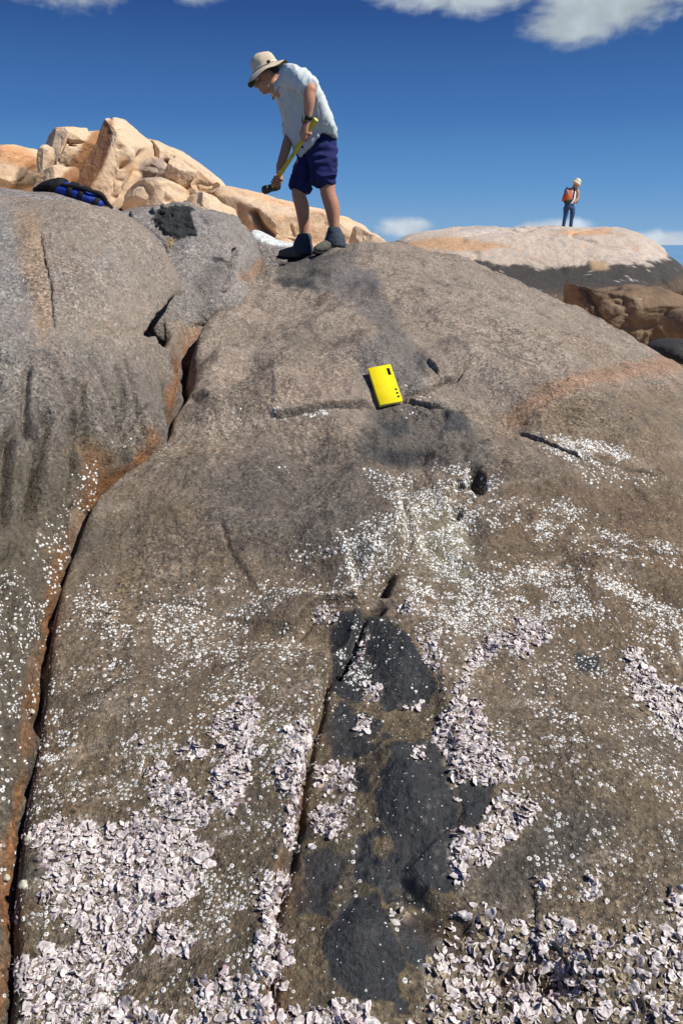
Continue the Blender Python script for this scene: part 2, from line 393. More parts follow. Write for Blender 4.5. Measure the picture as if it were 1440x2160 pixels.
scarp([(450, 1090), (500, 1180), (560, 1262)], .012, .012, .2, .008, .010, 0, .3)
scarp([(330, 960), (420, 985), (520, 975), (640, 985)], .02, .02, .25, .0, .01, 0, .3, up=-1)
scarp([(1060, 700), (1150, 760), (1240, 790)], .014, .012, .2, .0, .01, 0, .3)
scarp([(880, 1115), (980, 1180), (1100, 1190)], .012, .014, .2, .0, .01, 0, .3)
# holes and hollows
def hole(cx, cy, rx, ry, h, p=2):
    c = on_slope([(cx, cy)])[0]; e = on_slope([(cx + rx, cy), (cx, cy + ry)]); sx = abs(e[0, 0] - c[0]); sy = abs(e[1, 1] - c[1])
    r = ((X - c[0]) / sx) ** 2 + ((Y - c[1]) / sy) ** 2
    ZADD[:] -= h * np.exp(-r ** p)
hole(1003, 1012, 17, 22, .19); hole(968, 1022, 10, 9, .05); hole(962, 1068, 12, 8, .05); hole(984, 1100, 22, 50, .03, 1); hole(937, 884, 8, 16, .018); hole(960, 895, 26, 20, -.035)
hole(955, 905, 12, 8, .012); hole(868, 745, 10, 12, .01); hole(795, 1285, 18, 12, .05)
# basin under the end of the ledge, pitted skin low on the slope
low = sstep(PY, 1250, 1650)
ZADD += low * (.0035 * fbm(X * 38, Y * 38, 0 * X, 3, .6, 21) - .004 * np.clip(gnoise(X * 30, Y * 30, 0 * X, 25) - .25, 0, 1)) * near
ZADD += (1 - low) * .0022 * fbm(X * 30, Y * 30, 0 * X, 3, .6, 27) * near
br = poly_mask(PX, PY, [(760, 850), (860, 840), (960, 862), (1045, 930), (1040, 1000), (930, 1000), (780, 985), (750, 920)], 25)
ZADD += br * (.030 * fbm(X * 7, Y * 6, 0 * X + 3, 4, .6, 22) + .02 * np.clip(gnoise(X * 11, Y * 9, 0 * X, 24), -.5, .5))
# rough uneven bed among the shells at the lower right
lr = poly_mask(PX, PY, [(900, 1930), (1100, 1920), (1440, 1940), (1600, 2300), (880, 2300), (870, 2100)], 60)
ZADD += lr * .02 * fbm(X * 9, Y * 9, 0 * X, 4, .6, 23)
# drop behind the upper left edge of the slope, and beneath the left boulder
ZADD -= .14 * sstep(-X, -.02, .48) * sstep(Y, 5.0, 6.4)
idx, d, t = pl_near(X, Y, S([(430, 640), (480, 612), (545, 572), (590, 545), (600, 525)], 5), 3.0)
sel = d > 0
ZADD[idx[sel]] -= .3 * sstep(d[sel], 0, .35)
cx_ = crack_x(Y); into = cx_ - X
ZADD -= np.where(Y < 4.45, .10 * np.exp(-((into - .01) / .03) ** 2) + .22 * sstep(into, .02, .22), 0)
ZADD -= .20 * np.exp(-((into + .015) / .055) ** 2) * sstep(Y, 3.55, 3.95) * (1 - sstep(Y, 4.6, 4.9))
Z = B + ZADD
X2 = X + ox; Y2 = Y + oy
PX, PY = proj(X2, Y2, Z)

# colours of the slope: dry granite above, brown and olive below the barnacle line, grey dyke, rust stains
def rgb(a): return np.array(a, np.float32)[None, :]
def lay(c, m, col, a=1.0): m = np.clip(m * a, 0, 1)[:, None]; return c * (1 - m) + rgb(col) * m
nA = fbm(X * 1.7, Y * 1.7, 0 * X, 4, .55, 41); nB = fbm(X * 5, Y * 5, 0 * X, 4, .6, 43); nC = fbm(X * 18, Y * 18, 0 * X, 3, .6, 45)
wx = PX + 22 * nB + 9 * nC; wy = PY + 16 * fbm(X * 5, Y * 5, 0 * X + 5, 4, .6, 47) + 7 * nC
c = np.repeat(rgb((.232, .192, .152)), len(X), 0)
c = lay(c, sstep(nA, -.1, .5), (.285, .228, .182), .7)
c = lay(c, sstep(-nA, 0, .5), (.195, .170, .142), .6)
c = lay(c, sstep(PY + 90 * nA + 40 * nB, 800, 1130), (.142, .111, .078))
c = lay(c, sstep(PY + 90 * nA, 1300, 1750), (.108, .086, .057))
c = lay(c, sstep(nB, .05, .55) * sstep(PY, 850, 1200), (.135, .097, .055), .6)
c = lay(c, sstep(-nB, .05, .5) * sstep(PY, 850, 1100), (.075, .070, .060), .6)
c = lay(c, poly_mask(wx, wy, [(430, 1000), (560, 940), (760, 960), (830, 1060), (820, 1170), (640, 1190), (560, 1150), (440, 1120)], 60), (.088, .080, .072), .7)
c = lay(c, poly_mask(wx, wy, [(1060, 990), (1440, 1010), (1440, 1500), (1250, 1420), (1100, 1290), (1020, 1120)], 50), (.128, .090, .054), .65)
c = lay(c, poly_mask(wx, wy, [(1280, 1190), (1440, 1170), (1440, 1310), (1330, 1290)], 14), (.085, .060, .035), .7)
c = lay(c, poly_mask(wx, wy, [(1280, 1040), (1360, 1040), (1380, 1090), (1300, 1120)], 16), (.085, .055, .038), .5)
c = lay(c, poly_mask(wx, wy, [(1090, 880), (1250, 820), (1440, 810), (1440, 990), (1240, 975), (1120, 915)], 25), (.155, .112, .068), .7)
c = lay(c, poly_mask(wx, wy, [(1440, 745), (1360, 758), (1230, 785), (1150, 815), (1085, 858), (1060, 900), (1085, 905), (1120, 865), (1240, 812), (1440, 785)], 11), (.29, .165, .10), .68)
seam = np.exp(-(fbm(X * 1.3 + .3 * Y, Y * 1.1, 0 * X + 2, 4, .5, 51) / .012) ** 2) * sstep(nA, -.3, .1)
c = lay(c, seam, (.06, .05, .04), .55)
strk = fbm(X * 3 + Y * 1.2, Y * 14 - X * 4, 0 * X, 4, .6, 53)
c = lay(c, sstep(strk, .12, .5), (.34, .29, .24), .35 * 1); c = lay(c, sstep(-strk, .15, .5), (.10, .085, .07), .4)
blk = fbm(X * 2.2, Y * 2.2, 0 * X + 8, 5, .6, 55); c = lay(c, sstep(blk, .14, .3), (.105, .09, .072), .55); c = lay(c, sstep(fbm(X * 1.6, Y * 1.3, 0 * X + 12, 4, .6, 56), .1, .4) * sstep(PY, 620, 800), (.20, .14, .085), .45)
# light streaks and rust on the upper dome
c = lay(c, poly_mask(wx, wy, [(900, 560), (1010, 580), (1180, 700), (1210, 760), (1080, 690)], 40), (.29, .245, .20), .45)
c = lay(c, poly_mask(wx, wy, [(690, 760), (560, 800), (540, 860), (700, 850), (760, 800)], 40), (.235, .180, .140), .6)
# the dyke above: smooth grey
dyk = poly_mask(wx, wy, [(590, 560), (640, 530), (740, 530), (790, 600), (850, 690), (905, 770), (900, 820), (760, 830), (755, 730), (800, 700), (740, 640), (690, 620), (590, 610)], 12)
c = lay(c, dyk, (.118, .110, .104), .8)
d2 = poly_mask(wx, wy, [(770, 860), (830, 850), (960, 860), (1040, 930), (1040, 985), (940, 990), (830, 985), (755, 965), (770, 900)], 16)
c = lay(c, d2, (.085, .078, .070), .8)
for pl, sft, cc, a in (([(770, 945), (850, 950), (905, 955), (860, 985), (790, 980)], 8, (.045, .045, .047), .9), ([(930, 865), (985, 868), (990, 905), (935, 915)], 6, (.050, .050, .053), .95), ([(800, 890), (850, 885), (870, 915), (800, 925)], 6, (.060, .062, .062), .9),
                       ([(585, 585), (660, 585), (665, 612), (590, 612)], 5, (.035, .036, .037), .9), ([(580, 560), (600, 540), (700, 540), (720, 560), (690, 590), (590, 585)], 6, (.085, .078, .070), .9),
                       ([(690, 575), (790, 570), (800, 610), (720, 600)], 8, (.115, .110, .110), .8), ([(880, 740), (900, 740), (905, 790), (885, 770)], 5, (.07, .07, .072), .8)):
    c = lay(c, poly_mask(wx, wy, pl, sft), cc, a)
# pale crust round the barnacle funnel
c = lay(c, poly_mask(wx, wy, [(850, 1070), (960, 1060), (1000, 1160), (980, 1250), (850, 1200)], 24), (.20, .18, .125), .6)
# trough of the dyke: brown bed and dark smooth rock
trough = poly_mask(wx, wy, [(770, 1290), (880, 1330), (930, 1480), (965, 1650), (975, 1800), (960, 1900), (1000, 2160), (580, 2160), (600, 1860), (640, 1640), (680, 1450)], 10)
c = lay(c, trough, (.108, .085, .052), .9)
c = lay(c, trough * sstep(nB, -.1, .35), (.055, .050, .040), .7)
c = lay(c, trough * sstep(nC + nB * .6, .15, .6), (.135, .100, .055), .5)
DARK = [([(785, 1300), (812, 1302), (862, 1338), (892, 1390), (917, 1440), (902, 1492), (850, 1494), (800, 1492), (772, 1440), (775, 1370)], 6), ([(880, 1552), (930, 1572), (955, 1660), (968, 1740), (957, 1815), (932, 1885), (885, 1862), (845, 1810), (815, 1750), (785, 1705), (778, 1655), (812, 1618), (832, 1580)], 8),
        ([(675, 1980), (720, 1925), (795, 1885), (832, 1950), (852, 2020), (832, 2105), (760, 2115), (700, 2065)], 8), ([(972, 1662), (1046, 1648), (1042, 1700), (1000, 1742), (970, 1738)], 5), ([(700, 1300), (770, 1290), (775, 1440), (740, 1480), (690, 1450)], 14), ([(640, 1800), (700, 1790), (720, 1850), (700, 1940), (650, 1920)], 14), ([(760, 1800), (820, 1815), (800, 1870), (750, 1860)], 12), ([(690, 1530), (760, 1510), (780, 1580), (700, 1600)], 16), ([(730, 1610), (780, 1620), (770, 1670), (735, 1660)], 10), ([(850, 1925), (930, 1940), (960, 2010), (900, 2060), (850, 2020)], 16), ([(1210, 1370), (1260, 1380), (1270, 1420), (1220, 1420)], 14)]
dk = trough * sstep(fbm(X * 5.2, Y * 4.2, 0 * X + 4, 4, .55, 57) + .06 * sstep(PX, 640, 820), .15, .21)
for pl, sft in DARK: dk = np.maximum(dk, poly_mask(PX + 26 * nB + 14 * nC, PY + 24 * nB + 12 * nC, pl, sft * .4))
c = lay(c, dk, (.023, .026, .030), .97)
c = lay(c, dk * sstep(nC + nB * .7, .1, .7), (.036, .037, .036), .5)
c = lay(c, poly_mask(wx, wy, [(1000, 1830), (1160, 1700), (1300, 1720), (1200, 1850), (1100, 1900), (1010, 1900)], 40), (.062, .057, .048), .8)
# rust along the cracks, wet weed-brown at the lower right
idx, d, t = pl_near(X, Y, CRACK_XY, .25); rust = np.zeros(len(X), np.float32); rust[idx] = np.exp(-(np.abs(d) / (.034 + .035 * nB[idx])) ** 2) * sstep(nB[idx] + .6 * nA[idx], -.35, .2)
c = lay(c, rust, (.20, .082, .026), .8)
idx, d, t = pl_near(X, Y, S([(770, 1275), (682, 1430), (640, 1620), (611, 1780), (572, 1930), (565, 2180)], 5), .15); r2 = np.zeros(len(X), np.float32); r2[idx] = np.where(d > -.01, np.exp(-np.abs(d) / .03), 0) * sstep(t, .3, .5) * sstep(nB[idx], -.2, .3)
c = lay(c, r2, (.20, .085, .022), .8)
wetm = poly_mask(wx, wy, [(848, 1855), (880, 1855), (920, 1925), (890, 1930), (855, 1895)], 8)
wet2 = poly_mask(wx, wy, [(850, 1935), (960, 1930), (1020, 1990), (1170, 2040), (1200, 2090), (1100, 2110), (1010, 2060), (930, 2010)], 30)
wet3 = poly_mask(wx, wy, [(1150, 2100), (1440, 2060), (1500, 2250), (1000, 2250), (960, 2120)], 40)
c = lay(c, wetm, (.008, .009, .010), .95)
c = lay(c, wet2, (.032, .019, .008), .9)
c = lay(c, wet3, (.050, .040, .020), .7)
for k in range(70):             # small wet drips on the dark rock
    q = (RNG.uniform(680, 960), RNG.uniform(1590, 1960)); r = RNG.uniform(3, 9)
    m_ = np.exp(-(((PX - q[0]) / r) ** 2 + ((PY - q[1]) / (r * 1.2)) ** 2) ** 2); c = lay(c, m_, (.010, .010, .011), .85); wetm = np.maximum(wetm, m_)
hol = np.exp(-(((PX - 1003) / 20) ** 2 + ((PY - 1012) / 26) ** 2) ** 2); c = lay(c, hol, (.02, .018, .016), .8)  # shade inside the hole, painted into the colour
wetA = np.clip(.36 * dk * sstep(nB + .5 * nC, -.1, .4) + .10 * dk + .08 * dyk + .9 * wetm + .75 * wet2 + .55 * wet3, 0, 1)
Z = Z + dk * (-.002 + .007 * fbm(X * 16, Y * 16, 0 * X + 6, 3, .55, 58) - .006 * np.clip(gnoise(X * 40, Y * 40, 0 * X, 59) - .3, 0, 1))
P_MAIN = np.stack([X2, Y2, Z], -1).reshape(*shape_main, 3)
MAIN_RUST = rust
C_MAIN = c
rock = link('rock_terrain', np_mesh('rock_terrain', P_MAIN, grid_faces(*shape_main), M_ROCK, True, c, wetA))
tag(rock, kind='structure')
N_MAIN = grid_normals(P_MAIN); N_MAIN *= np.sign(N_MAIN[..., 2:3] + 1e-9)
PXM, PYM = PX.copy(), PY.copy()
MAIN = (P_MAIN.reshape(-1, 3), N_MAIN.reshape(-1, 3))

# ------------------------------------------------------------------ the boulder on the left (swept wall with a rounded top)
Wf = pchip([.4, 1.2, 2.0, 2.7, 3.3, 3.8, 4.3, 5.2], [.12, .15, .24, .42, .58, .62, .50, .4])
Hf = pchip([.4, 1.2, 1.7, 2.15, 2.7, 3.3, 3.8, 4.2, 4.6, 5.0, 5.3], [.04, .10, .16, .23, .36, .53, .62, .67, .58, .3, -.2])
nr, nc = 380, 250
rY = np.linspace(.55, 5.3, nr); tt = np.linspace(0, 1, nc)
RY, TT = np.meshgrid(rY, tt, indexing='ij')
cxr = crack_x(np.minimum(RY, 4.45)) ; cxr = cxr - .35 * sstep(RY, 4.5, 5.3)
zc = zbase(cxr, RY)
w = Wf(RY); h = Hf(RY)
ph = np.clip(TT / .72, 0, 1) * PI / 2; lf = np.clip((TT - .72) / .28, 0, 1)
BX = cxr + .015 - w * (1 - np.cos(ph)) ** .85 - lf ** 1.5 * 3.0
BZ = zc - .16 + (h + .16) * np.sin(ph) ** .85 + lf * .12 * sstep(RY, 2, 4) - lf * .3 * (1 - sstep(RY, 2, 4))
PB = np.stack([BX, RY, BZ], -1); NB = grid_normals(PB)
NB *= np.where((NB * np.array([.5, -.5, .7])).sum(-1, keepdims=True) < 0, -1, 1)
x, y, zz = BX.ravel(), RY.ravel(), BZ.ravel()
px, py = proj(x, y, zz)
dsp = .05 * fbm(x * 1.6, y * 1.6, zz * 1.6, 3, .5, 61) + .016 * fbm(x * 6, y * 6, zz * 6, 4, .55, 63)
lowb = sstep(py + 60 * fbm(x * 2, y * 2, zz * 2, 2, .5, 62), 640, 900)
dsp += lowb * (.044 * fbm(x * 9 + y * 5, x * 4 - y * 3, zz * 2.2, 4, .6, 65) - .05 * np.clip(1 - np.abs(gnoise(x * 5 + y * 3, y * 2 - x * 2, zz * 1.1, 66)) * 5, 0, 1))
dsp += .004 * fbm(x * 30, y * 30, zz * 30, 3, .6, 67)
dsp -= .27 * poly_mask(px + 6 * gnoise(x * 9, y * 9, zz * 9, 68), py, [(312, 702), (345, 655), (372, 630), (395, 600), (430, 640), (400, 760), (352, 722), (335, 700)], 7)
dsp -= .09 * poly_mask(px, py, [(398, 560), (440, 540), (450, 660), (405, 640)], 12)
def bcrack(pts, dep, wpx):
    global dsp
    i, d, t = pl_near(px, py, smooth_line(pts, 5), wpx * 4)
    jj = 3 * gnoise(x[i] * 20, y[i] * 20, zz[i] * 20, 71)
    dsp[i] -= dep * np.exp(-((d + jj) / wpx) ** 2) * sstep(t, 0, .1) * sstep(1 - t, 0, .1)
bcrack([(85, 480), (95, 550), (107, 600), (113, 675), (118, 700)], .03, 1.6); bcrack([(178, 800), (175, 850), (180, 920), (190, 980)], .04, 4); bcrack([(100, 860), (95, 950), (80, 1010), (90, 1080)], .05, 9)
bcrack([(15, 900), (20, 1000), (12, 1120)], .05, 9); bcrack([(40, 1220), (35, 1300), (28, 1420), (15, 1500)], .04, 8); bcrack([(240, 440), (150, 470), (90, 470)], -.01, 20); bcrack([(150, 870), (162, 950), (158, 1050)], .05, 5); bcrack([(60, 760), (55, 860), (62, 930)], .05, 6); bcrack([(250, 760), (262, 850), (240, 940)], .035, 5); bcrack([(300, 690), (270, 700), (215, 690)], .02, 3)
bcrack([(320, 850), (290, 900), (270, 940)], .03, 6)
PB = PB.reshape(-1, 3) + NB.reshape(-1, 3) * dsp[:, None]
px, py = proj(PB[:, 0], PB[:, 1], PB[:, 2]); x, y, zz = PB.T
n1 = fbm(x * 1.8, y * 1.8, zz * 1.8, 4, .55, 73); n2 = fbm(x * 5.5, y * 5.5, zz * 5.5, 4, .6, 75); n3 = fbm(x * 12 + y * 6, y * 4, zz * 3, 3, .6, 77)
c = np.repeat(rgb((.225, .192, .158)), len(x), 0)
c = lay(c, sstep(n1, -.1, .5), (.265, .215, .172), .6); c = lay(c, sstep(-n1, .0, .5), (.200, .190, .178), .7)
c = lay(c, sstep(n2, .1, .6), (.30, .205, .13), .35)
c = lay(c, poly_mask(px + 20 * n2, py + 20 * n2, [(-200, 430), (0, 430), (60, 520), (60, 720), (140, 900), (0, 1000), (-200, 1000)], 40), (.22, .215, .205), .7)
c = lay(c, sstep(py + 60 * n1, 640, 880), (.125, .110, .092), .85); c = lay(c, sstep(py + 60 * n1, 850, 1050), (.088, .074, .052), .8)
c = lay(c, sstep(n3, .1, .5) * sstep(py, 700, 900), (.040, .036, .028), .85); c = lay(c, sstep(n2, .15, .6) * sstep(py, 700, 950), (.145, .105, .058), .6)  # first layer: dark streaks paint the shade of the vertical flutes
c = lay(c, poly_mask(px + 18 * n2, py, [(40, 440), (85, 450), (110, 680), (95, 720), (40, 560)], 14), (.30, .20, .115), .5)
i, d, t = pl_near(px, py, smooth_line(LEFT_CRACK, 5), 140); r = np.zeros(len(x), np.float32); r[i] = np.exp(-(np.abs(d) / (13 + 22 * n2[i])) ** 2) * sstep(n2[i] + n1[i], -.4, .2)
c = lay(c, r, (.21, .088, .028), .8)
c = lay(c, poly_mask(px + 14 * n2, py, [(180, 930), (240, 960), (230, 1040), (150, 1180), (120, 1300), (95, 1400), (70, 1500), (45, 1500), (110, 1250), (160, 1080)], 20), (.16, .075, .026), .65)
b = empty('boulder', (-1.6, 3.4, .9), 'big grey-brown granite boulder with vertical cracks filling the left edge, rust along its foot', 'boulder')
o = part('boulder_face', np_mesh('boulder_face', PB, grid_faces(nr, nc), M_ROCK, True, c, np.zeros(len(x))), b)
o.name = 'rock_face'
P_LEFT = PB; NL = grid_normals(PB.reshape(nr, nc, 3)).reshape(-1, 3); NL *= np.where((NL * np.array([.5, -.5, .7])).sum(-1, keepdims=True) < 0, -1, 1)
PXL, PYL = px, py

# ------------------------------------------------------------------ boulders: traced outline, own depth, rounded front and back
from mathutils.bvhtree import BVHTree
BOULDERS = {}
def boulder(outline, Y0, T, mat, colfn, label, cat='boulder', group=None, tilt=0.0, nth=150, nph=110, k=.62, rad=.72, rough=.05, fine=.012, sc=1.0, back=.8, dispfn=None, seed=0, centre=None, name='boulder', oc=4, ridge=0.0, yfn=None, cuts=0):
    ol = np.array(outline, float)
    ctr = ol.mean(0) if centre is None else np.array(centre, float)
    loop = smooth_line(np.vstack([ol, ol[:1]]), 8)[:-1]
    ang = np.unwrap(np.arctan2(loop[:, 1] - ctr[1], loop[:, 0] - ctr[0])); rr = np.hypot(loop[:, 0] - ctr[0], loop[:, 1] - ctr[1])
    o = np.argsort(ang % (2 * PI)); a_ = (ang % (2 * PI))[o]; r_ = rr[o]
    th = np.linspace(0, 2 * PI, nth, endpoint=False)
    B_ = np.interp(th, np.concatenate([a_[-1:] - 2 * PI, a_, a_[:1] + 2 * PI]), np.concatenate([r_[-1:], r_, r_[:1]]))
    ph = PI * np.linspace(0, 1, nph) ** 1.0
    PHI, TH = np.meshgrid(ph, th, indexing='ij')
    R = np.sin(PHI) ** rad
    qx = ctr[0] + R * B_[None, :] * np.cos(TH); qy = ctr[1] + R * B_[None, :] * np.sin(TH)
    yo = -np.sign(np.cos(PHI)) * np.abs(np.cos(PHI)) ** k * T * np.where(PHI > PI / 2, back, 1)
    dx = (qx - 720) / F; uy = (1080 - qy) / F; dy = CP + uy * SP; t = Y0 / dy
    x = dx * t; z = CZ + (-SP + uy * CP) * t
    zc = z[0, 0]
    if yfn is not None: yo = yo + yfn(qx, qy)
    y = Y0 + yo + tilt * (z - zc)
    Pm = np.stack([x, y, z], -1)
    N = np.stack([np.cos(TH) * np.sin(PHI), -np.cos(PHI), -np.sin(TH) * np.sin(PHI)], -1)
    xs, ys, zs = (Pm[..., i].ravel() / sc for i in range(3))
    d = rough * fbm(xs, ys, zs, oc, .5, 81 + seed) + fine * fbm(xs * 6, ys * 6, zs * 6, 4, .55, 85 + seed)
    if ridge: d = d - ridge * np.clip(1 - np.abs(fbm(xs * 1.3, ys * 1.3, zs * 1.3, 3, .5, 88 + seed)) * 9, 0, 1)
    px, py = proj(Pm[..., 0].ravel(), Pm[..., 1].ravel(), Pm[..., 2].ravel())
    if dispfn is not None: d = d + dispfn(px, py, xs * sc, ys * sc, zs * sc)
    Pm = Pm.reshape(-1, 3); N = N.reshape(-1, 3)
    if cuts:                    # joint planes: flat fracture faces that meet in edges
        rc = np.random.default_rng(700 + seed); cm = Pm.mean(0); q = Pm - cm
        for _ in range(cuts):
            nv = np.array([rc.normal(.1, .7), -abs(rc.normal(.6, .5)), rc.normal(.1, .38)]); nv /= np.linalg.norm(nv)
            h = q @ nv; mx = h.max() * rc.uniform(.62, .9); q = q - np.maximum(h - mx, 0)[:, None] * nv * .93
        Pm = q + cm
    Pm = Pm + N * d[:, None]
    px, py = proj(Pm[:, 0], Pm[:, 1], Pm[:, 2])
    c, wet = colfn(px, py, Pm[:, 0], Pm[:, 1], Pm[:, 2])
    f = grid_faces(nph, nth, True)
    ob = link(name, np_mesh(name, Pm, f, mat, True, c, wet))
    tag(ob, label, cat, group)
    return ob
def line_disp(px, py, pts, dep, w, seed=0):
    i, d, t = pl_near(px, py, smooth_line(pts, 5), w * 4); out = np.zeros(len(px))
    out[i] = -dep * np.exp(-(d / w) ** 2) * sstep(t, 0, .08) * sstep(1 - t, 0, .08); return out
def stain(n, x, y, z, f, o=4, seed=0): return fbm(x * f, y * f, z * f, o, .58, 100 + seed)

def col_grey(px, py, x, y, z):
    a = stain(0, x, y, z, 1.5, 4, 1); b = stain(0, x, y, z, 6, 4, 2)
    c = np.repeat(rgb((.222, .203, .186)), len(px), 0)
    c = lay(c, sstep(a, -.1, .5), (.275, .25, .228), .7); c = lay(c, sstep(stain(0, x * .6 + z, y, z * 3, 4, 4, 3), .1, .5), (.15, .135, .12), .5); c = lay(c, sstep(-a, 0, .5), (.185, .175, .172), .7)
    c = lay(c, sstep(b, .1, .6), (.30, .25, .21), .3)
    c = lay(c, poly_mask(px + 10 * b, py + 8 * b, [(620, 520), (560, 560), (530, 600), (500, 590), (540, 550), (590, 500)], 8), (.27, .15, .065), .6)
    c = lay(c, poly_mask(px + 6 * b, py + 6 * b, [(345, 500), (372, 502), (355, 530)], 4), (.22, .15, .06), .7)
    c = lay(c, poly_mask(px + 8 * b, py + 6 * b, [(440, 540), (490, 550), (480, 600), (420, 600)], 14), (.12, .112, .105), .7)
    pm = patch_mask(px, py, x, y, z)
    c = lay(c, pm, (.020, .022, .023), 1); c = lay(c, poly_mask(px + 4 * b, py + 3 * b, [(448, 543), (470, 542), (470, 552), (450, 552)], 2), (.04, .04, .042), .9)
    return c, pm * .12
PATCH = [(322, 462), (330, 442), (352, 436), (372, 430), (400, 434), (412, 442), (405, 455), (412, 478), (414, 494), (395, 494), (375, 505), (355, 494), (343, 482)]
def patch_mask(px, py, x, y, z):
    b = 5 * gnoise(x * 12, y * 12, z * 12, 5) + 3 * gnoise(x * 30, y * 30, z * 30, 6)
    return poly_mask(px + b, py + b, PATCH, 1.6)
def disp_mid(px, py, x, y, z):
    m = patch_mask(px, py, x, y, z)
    d = m * (.022 + .022 * gnoise(x * 9, y * 9, z * 14, 8) + .014 * gnoise(x * 26, y * 26, z * 40, 9) - .03 * np.clip(gnoise(x * 34, y * 34, z * 34, 10) - .2, 0, 1))
    d += line_disp(px, py, [(262, 445), (290, 470), (330, 500), (352, 540)], .012, 4)
    d += line_disp(px, py, [(505, 520), (495, 555), (488, 590), (470, 620)], .10, 5)
    d += line_disp(px, py, [(415, 440), (440, 470), (500, 490), (520, 520)], .02, 6)
    d -= .05 * np.exp(-((px - 268) / 5) ** 2 - ((py - 450) / 5) ** 2) + .05 * np.exp(-((px - 327) / 3) ** 2 - ((py - 476) / 3) ** 2)
    return d
boulder([(215, 470), (232, 446), (262, 436), (330, 430), (410, 436), (470, 448), (505, 470), (530, 496), (548, 530), (560, 570), (556, 640), (470, 680), (430, 700), (390, 690), (330, 620), (250, 540)], 5.75, .75, M_ROCK_MID, col_grey,
        'pale grey middle boulder with a rough black vesicular patch on its top', tilt=1.25, nth=280, nph=240, rough=.09, fine=.026, ridge=.03, dispfn=disp_mid, seed=3, centre=(400, 540))
def col_slab(px, py, x, y, z):
    c, w = col_grey(px + 2000, py, x, y, z); return c * 1.05, w
boulder([(-160, 440), (-60, 396), (0, 392), (60, 400), (130, 402), (180, 416), (225, 436), (262, 470), (250, 540), (100, 560), (-120, 540)], 5.1, .6, M_ROCK_MID, col_slab,
        'light grey flat-topped boulder the blue bag lies on', tilt=1.0, rough=.05, fine=.016, seed=9, centre=(60, 470))
def col_white(px, py, x, y, z):
    c, w = col_grey(px + 2000, py, x, y, z); b = stain(0, x, y, z, 7, 4, 2)
    c = lay(c, poly_mask(px + 6 * b, py + 5 * b, [(520, 470), (545, 484), (600, 505), (640, 520), (585, 520), (540, 506)], 3), (.62, .66, .66), .9)
    c = lay(c, poly_mask(px + 6 * b, py + 6 * b, [(530, 530), (548, 520), (560, 590), (530, 590)], 8), (.24, .12, .045), .8)
    return c, w
boulder([(520, 500), (530, 484), (552, 488), (590, 506), (640, 518), (645, 560), (600, 570), (556, 596), (528, 580), (518, 540)], 8.0, .35, M_ROCK_MID, col_white,
        'small grey boulder with a white crust behind the boots', tilt=.8, nth=120, nph=90, rough=.04, fine=.014, seed=15)
boulder([(400, 600), (418, 575), (440, 590), (455, 606), (470, 600), (500, 606), (450, 640), (420, 680), (395, 690)], 5.0, .2, M_ROCK_MID, lambda px, py, x, y, z: (lay(np.repeat(rgb((.16, .14, .12)), len(px), 0), np.maximum(sstep(430 - px, -14, 4), sstep(stain(0, x, y, z, 6, 3, 4), .1, .4) * .5), (.035, .036, .037)), np.zeros(len(px))),
        'small dark pitted rock wedged in the gap beside the left boulder', tilt=.4, nth=100, nph=80, rough=.05, fine=.03, seed=21)

def col_orange(px, py, x, y, z):
    a = stain(0, x, y, z, .5, 4, 11); b = stain(0, x, y, z, 1.7, 4, 12); e = stain(0, x, y, z * 2.2, 4.5, 4, 13)
    c = np.repeat(rgb((.57, .43, .29)), len(px), 0)
    c = lay(c, sstep(a, -.05, .5), (.60, .48, .35), .8); c = lay(c, sstep(b, .08, .5), (.52, .28, .12), .55)
    c = lay(c, sstep(e, .2, .55), (.60, .50, .38), .5); c = lay(c, sstep(-e, .25, .6), (.26, .165, .095), .5)
    c = lay(c, poly_mask(px + 10 * b, py + 8 * b, [(204, 258), (238, 250), (236, 300), (222, 345), (190, 405), (115, 405), (148, 345), (182, 300)], 5), (.27, .125, .05), .9)  # brown of the peak's left flank, deepened so the colour carries its shade
    c = lay(c, poly_mask(px + 10 * b, py + 5 * b, [(-20, 300), (50, 310), (80, 330), (70, 355), (0, 340)], 6), (.48, .22, .08), .7)
    c = lay(c, poly_mask(px + 8 * b, py + 8 * b, [(40, 350), (75, 360), (80, 390), (30, 395)], 6), (.05, .04, .035), .7)
    c = lay(c, poly_mask(px + 8 * b, py + 8 * b, [(295, 345), (350, 330), (352, 375), (300, 380)], 6), (.24, .20, .175), .8)
    c = lay(c, poly_mask(px + 6 * b, py + 6 * b, [(525, 445), (540, 440), (560, 480), (580, 500), (560, 505), (535, 475)], 5), (.10, .065, .04), .8)
    c = lay(c, poly_mask(px + 8 * b, py + 6 * b, [(480, 395), (560, 410), (650, 440), (760, 470), (700, 462), (560, 425)], 6), (.56, .29, .13), .5)
    return c, np.zeros(len(px))
def disp_peak(px, py, x, y, z):
    return (line_disp(px, py, [(300, 310), (292, 360), (262, 420)], .12, 5) + line_disp(px, py, [(262, 340), (250, 390), (255, 425)], .04, 6)
            - .16 * np.exp(-((px - 276) / 6) ** 2 - ((py - 336) / 8) ** 2) - .07 * np.exp(-((px - 268) / 4) ** 2 - ((py - 288) / 4) ** 2))
def peak_y(qx, qy):
    rx = np.interp(qy, [240, 262, 300, 345, 380, 430], [236, 240, 240, 226, 208, 170]); return .022 * np.maximum(rx - qx, 0) + .012 * np.maximum(qx - 285, 0)
def disp_long(px, py, x, y, z):
    return line_disp(px, py, [(535, 440), (545, 470), (575, 500)], .16, 6) + line_disp(px, py, [(752, 480), (748, 510)], .08, 3) + line_disp(px, py, [(620, 470), (640, 500), (640, 530)], .05, 3)
GO = 'orange sandstone-coloured boulders on the ridge behind'
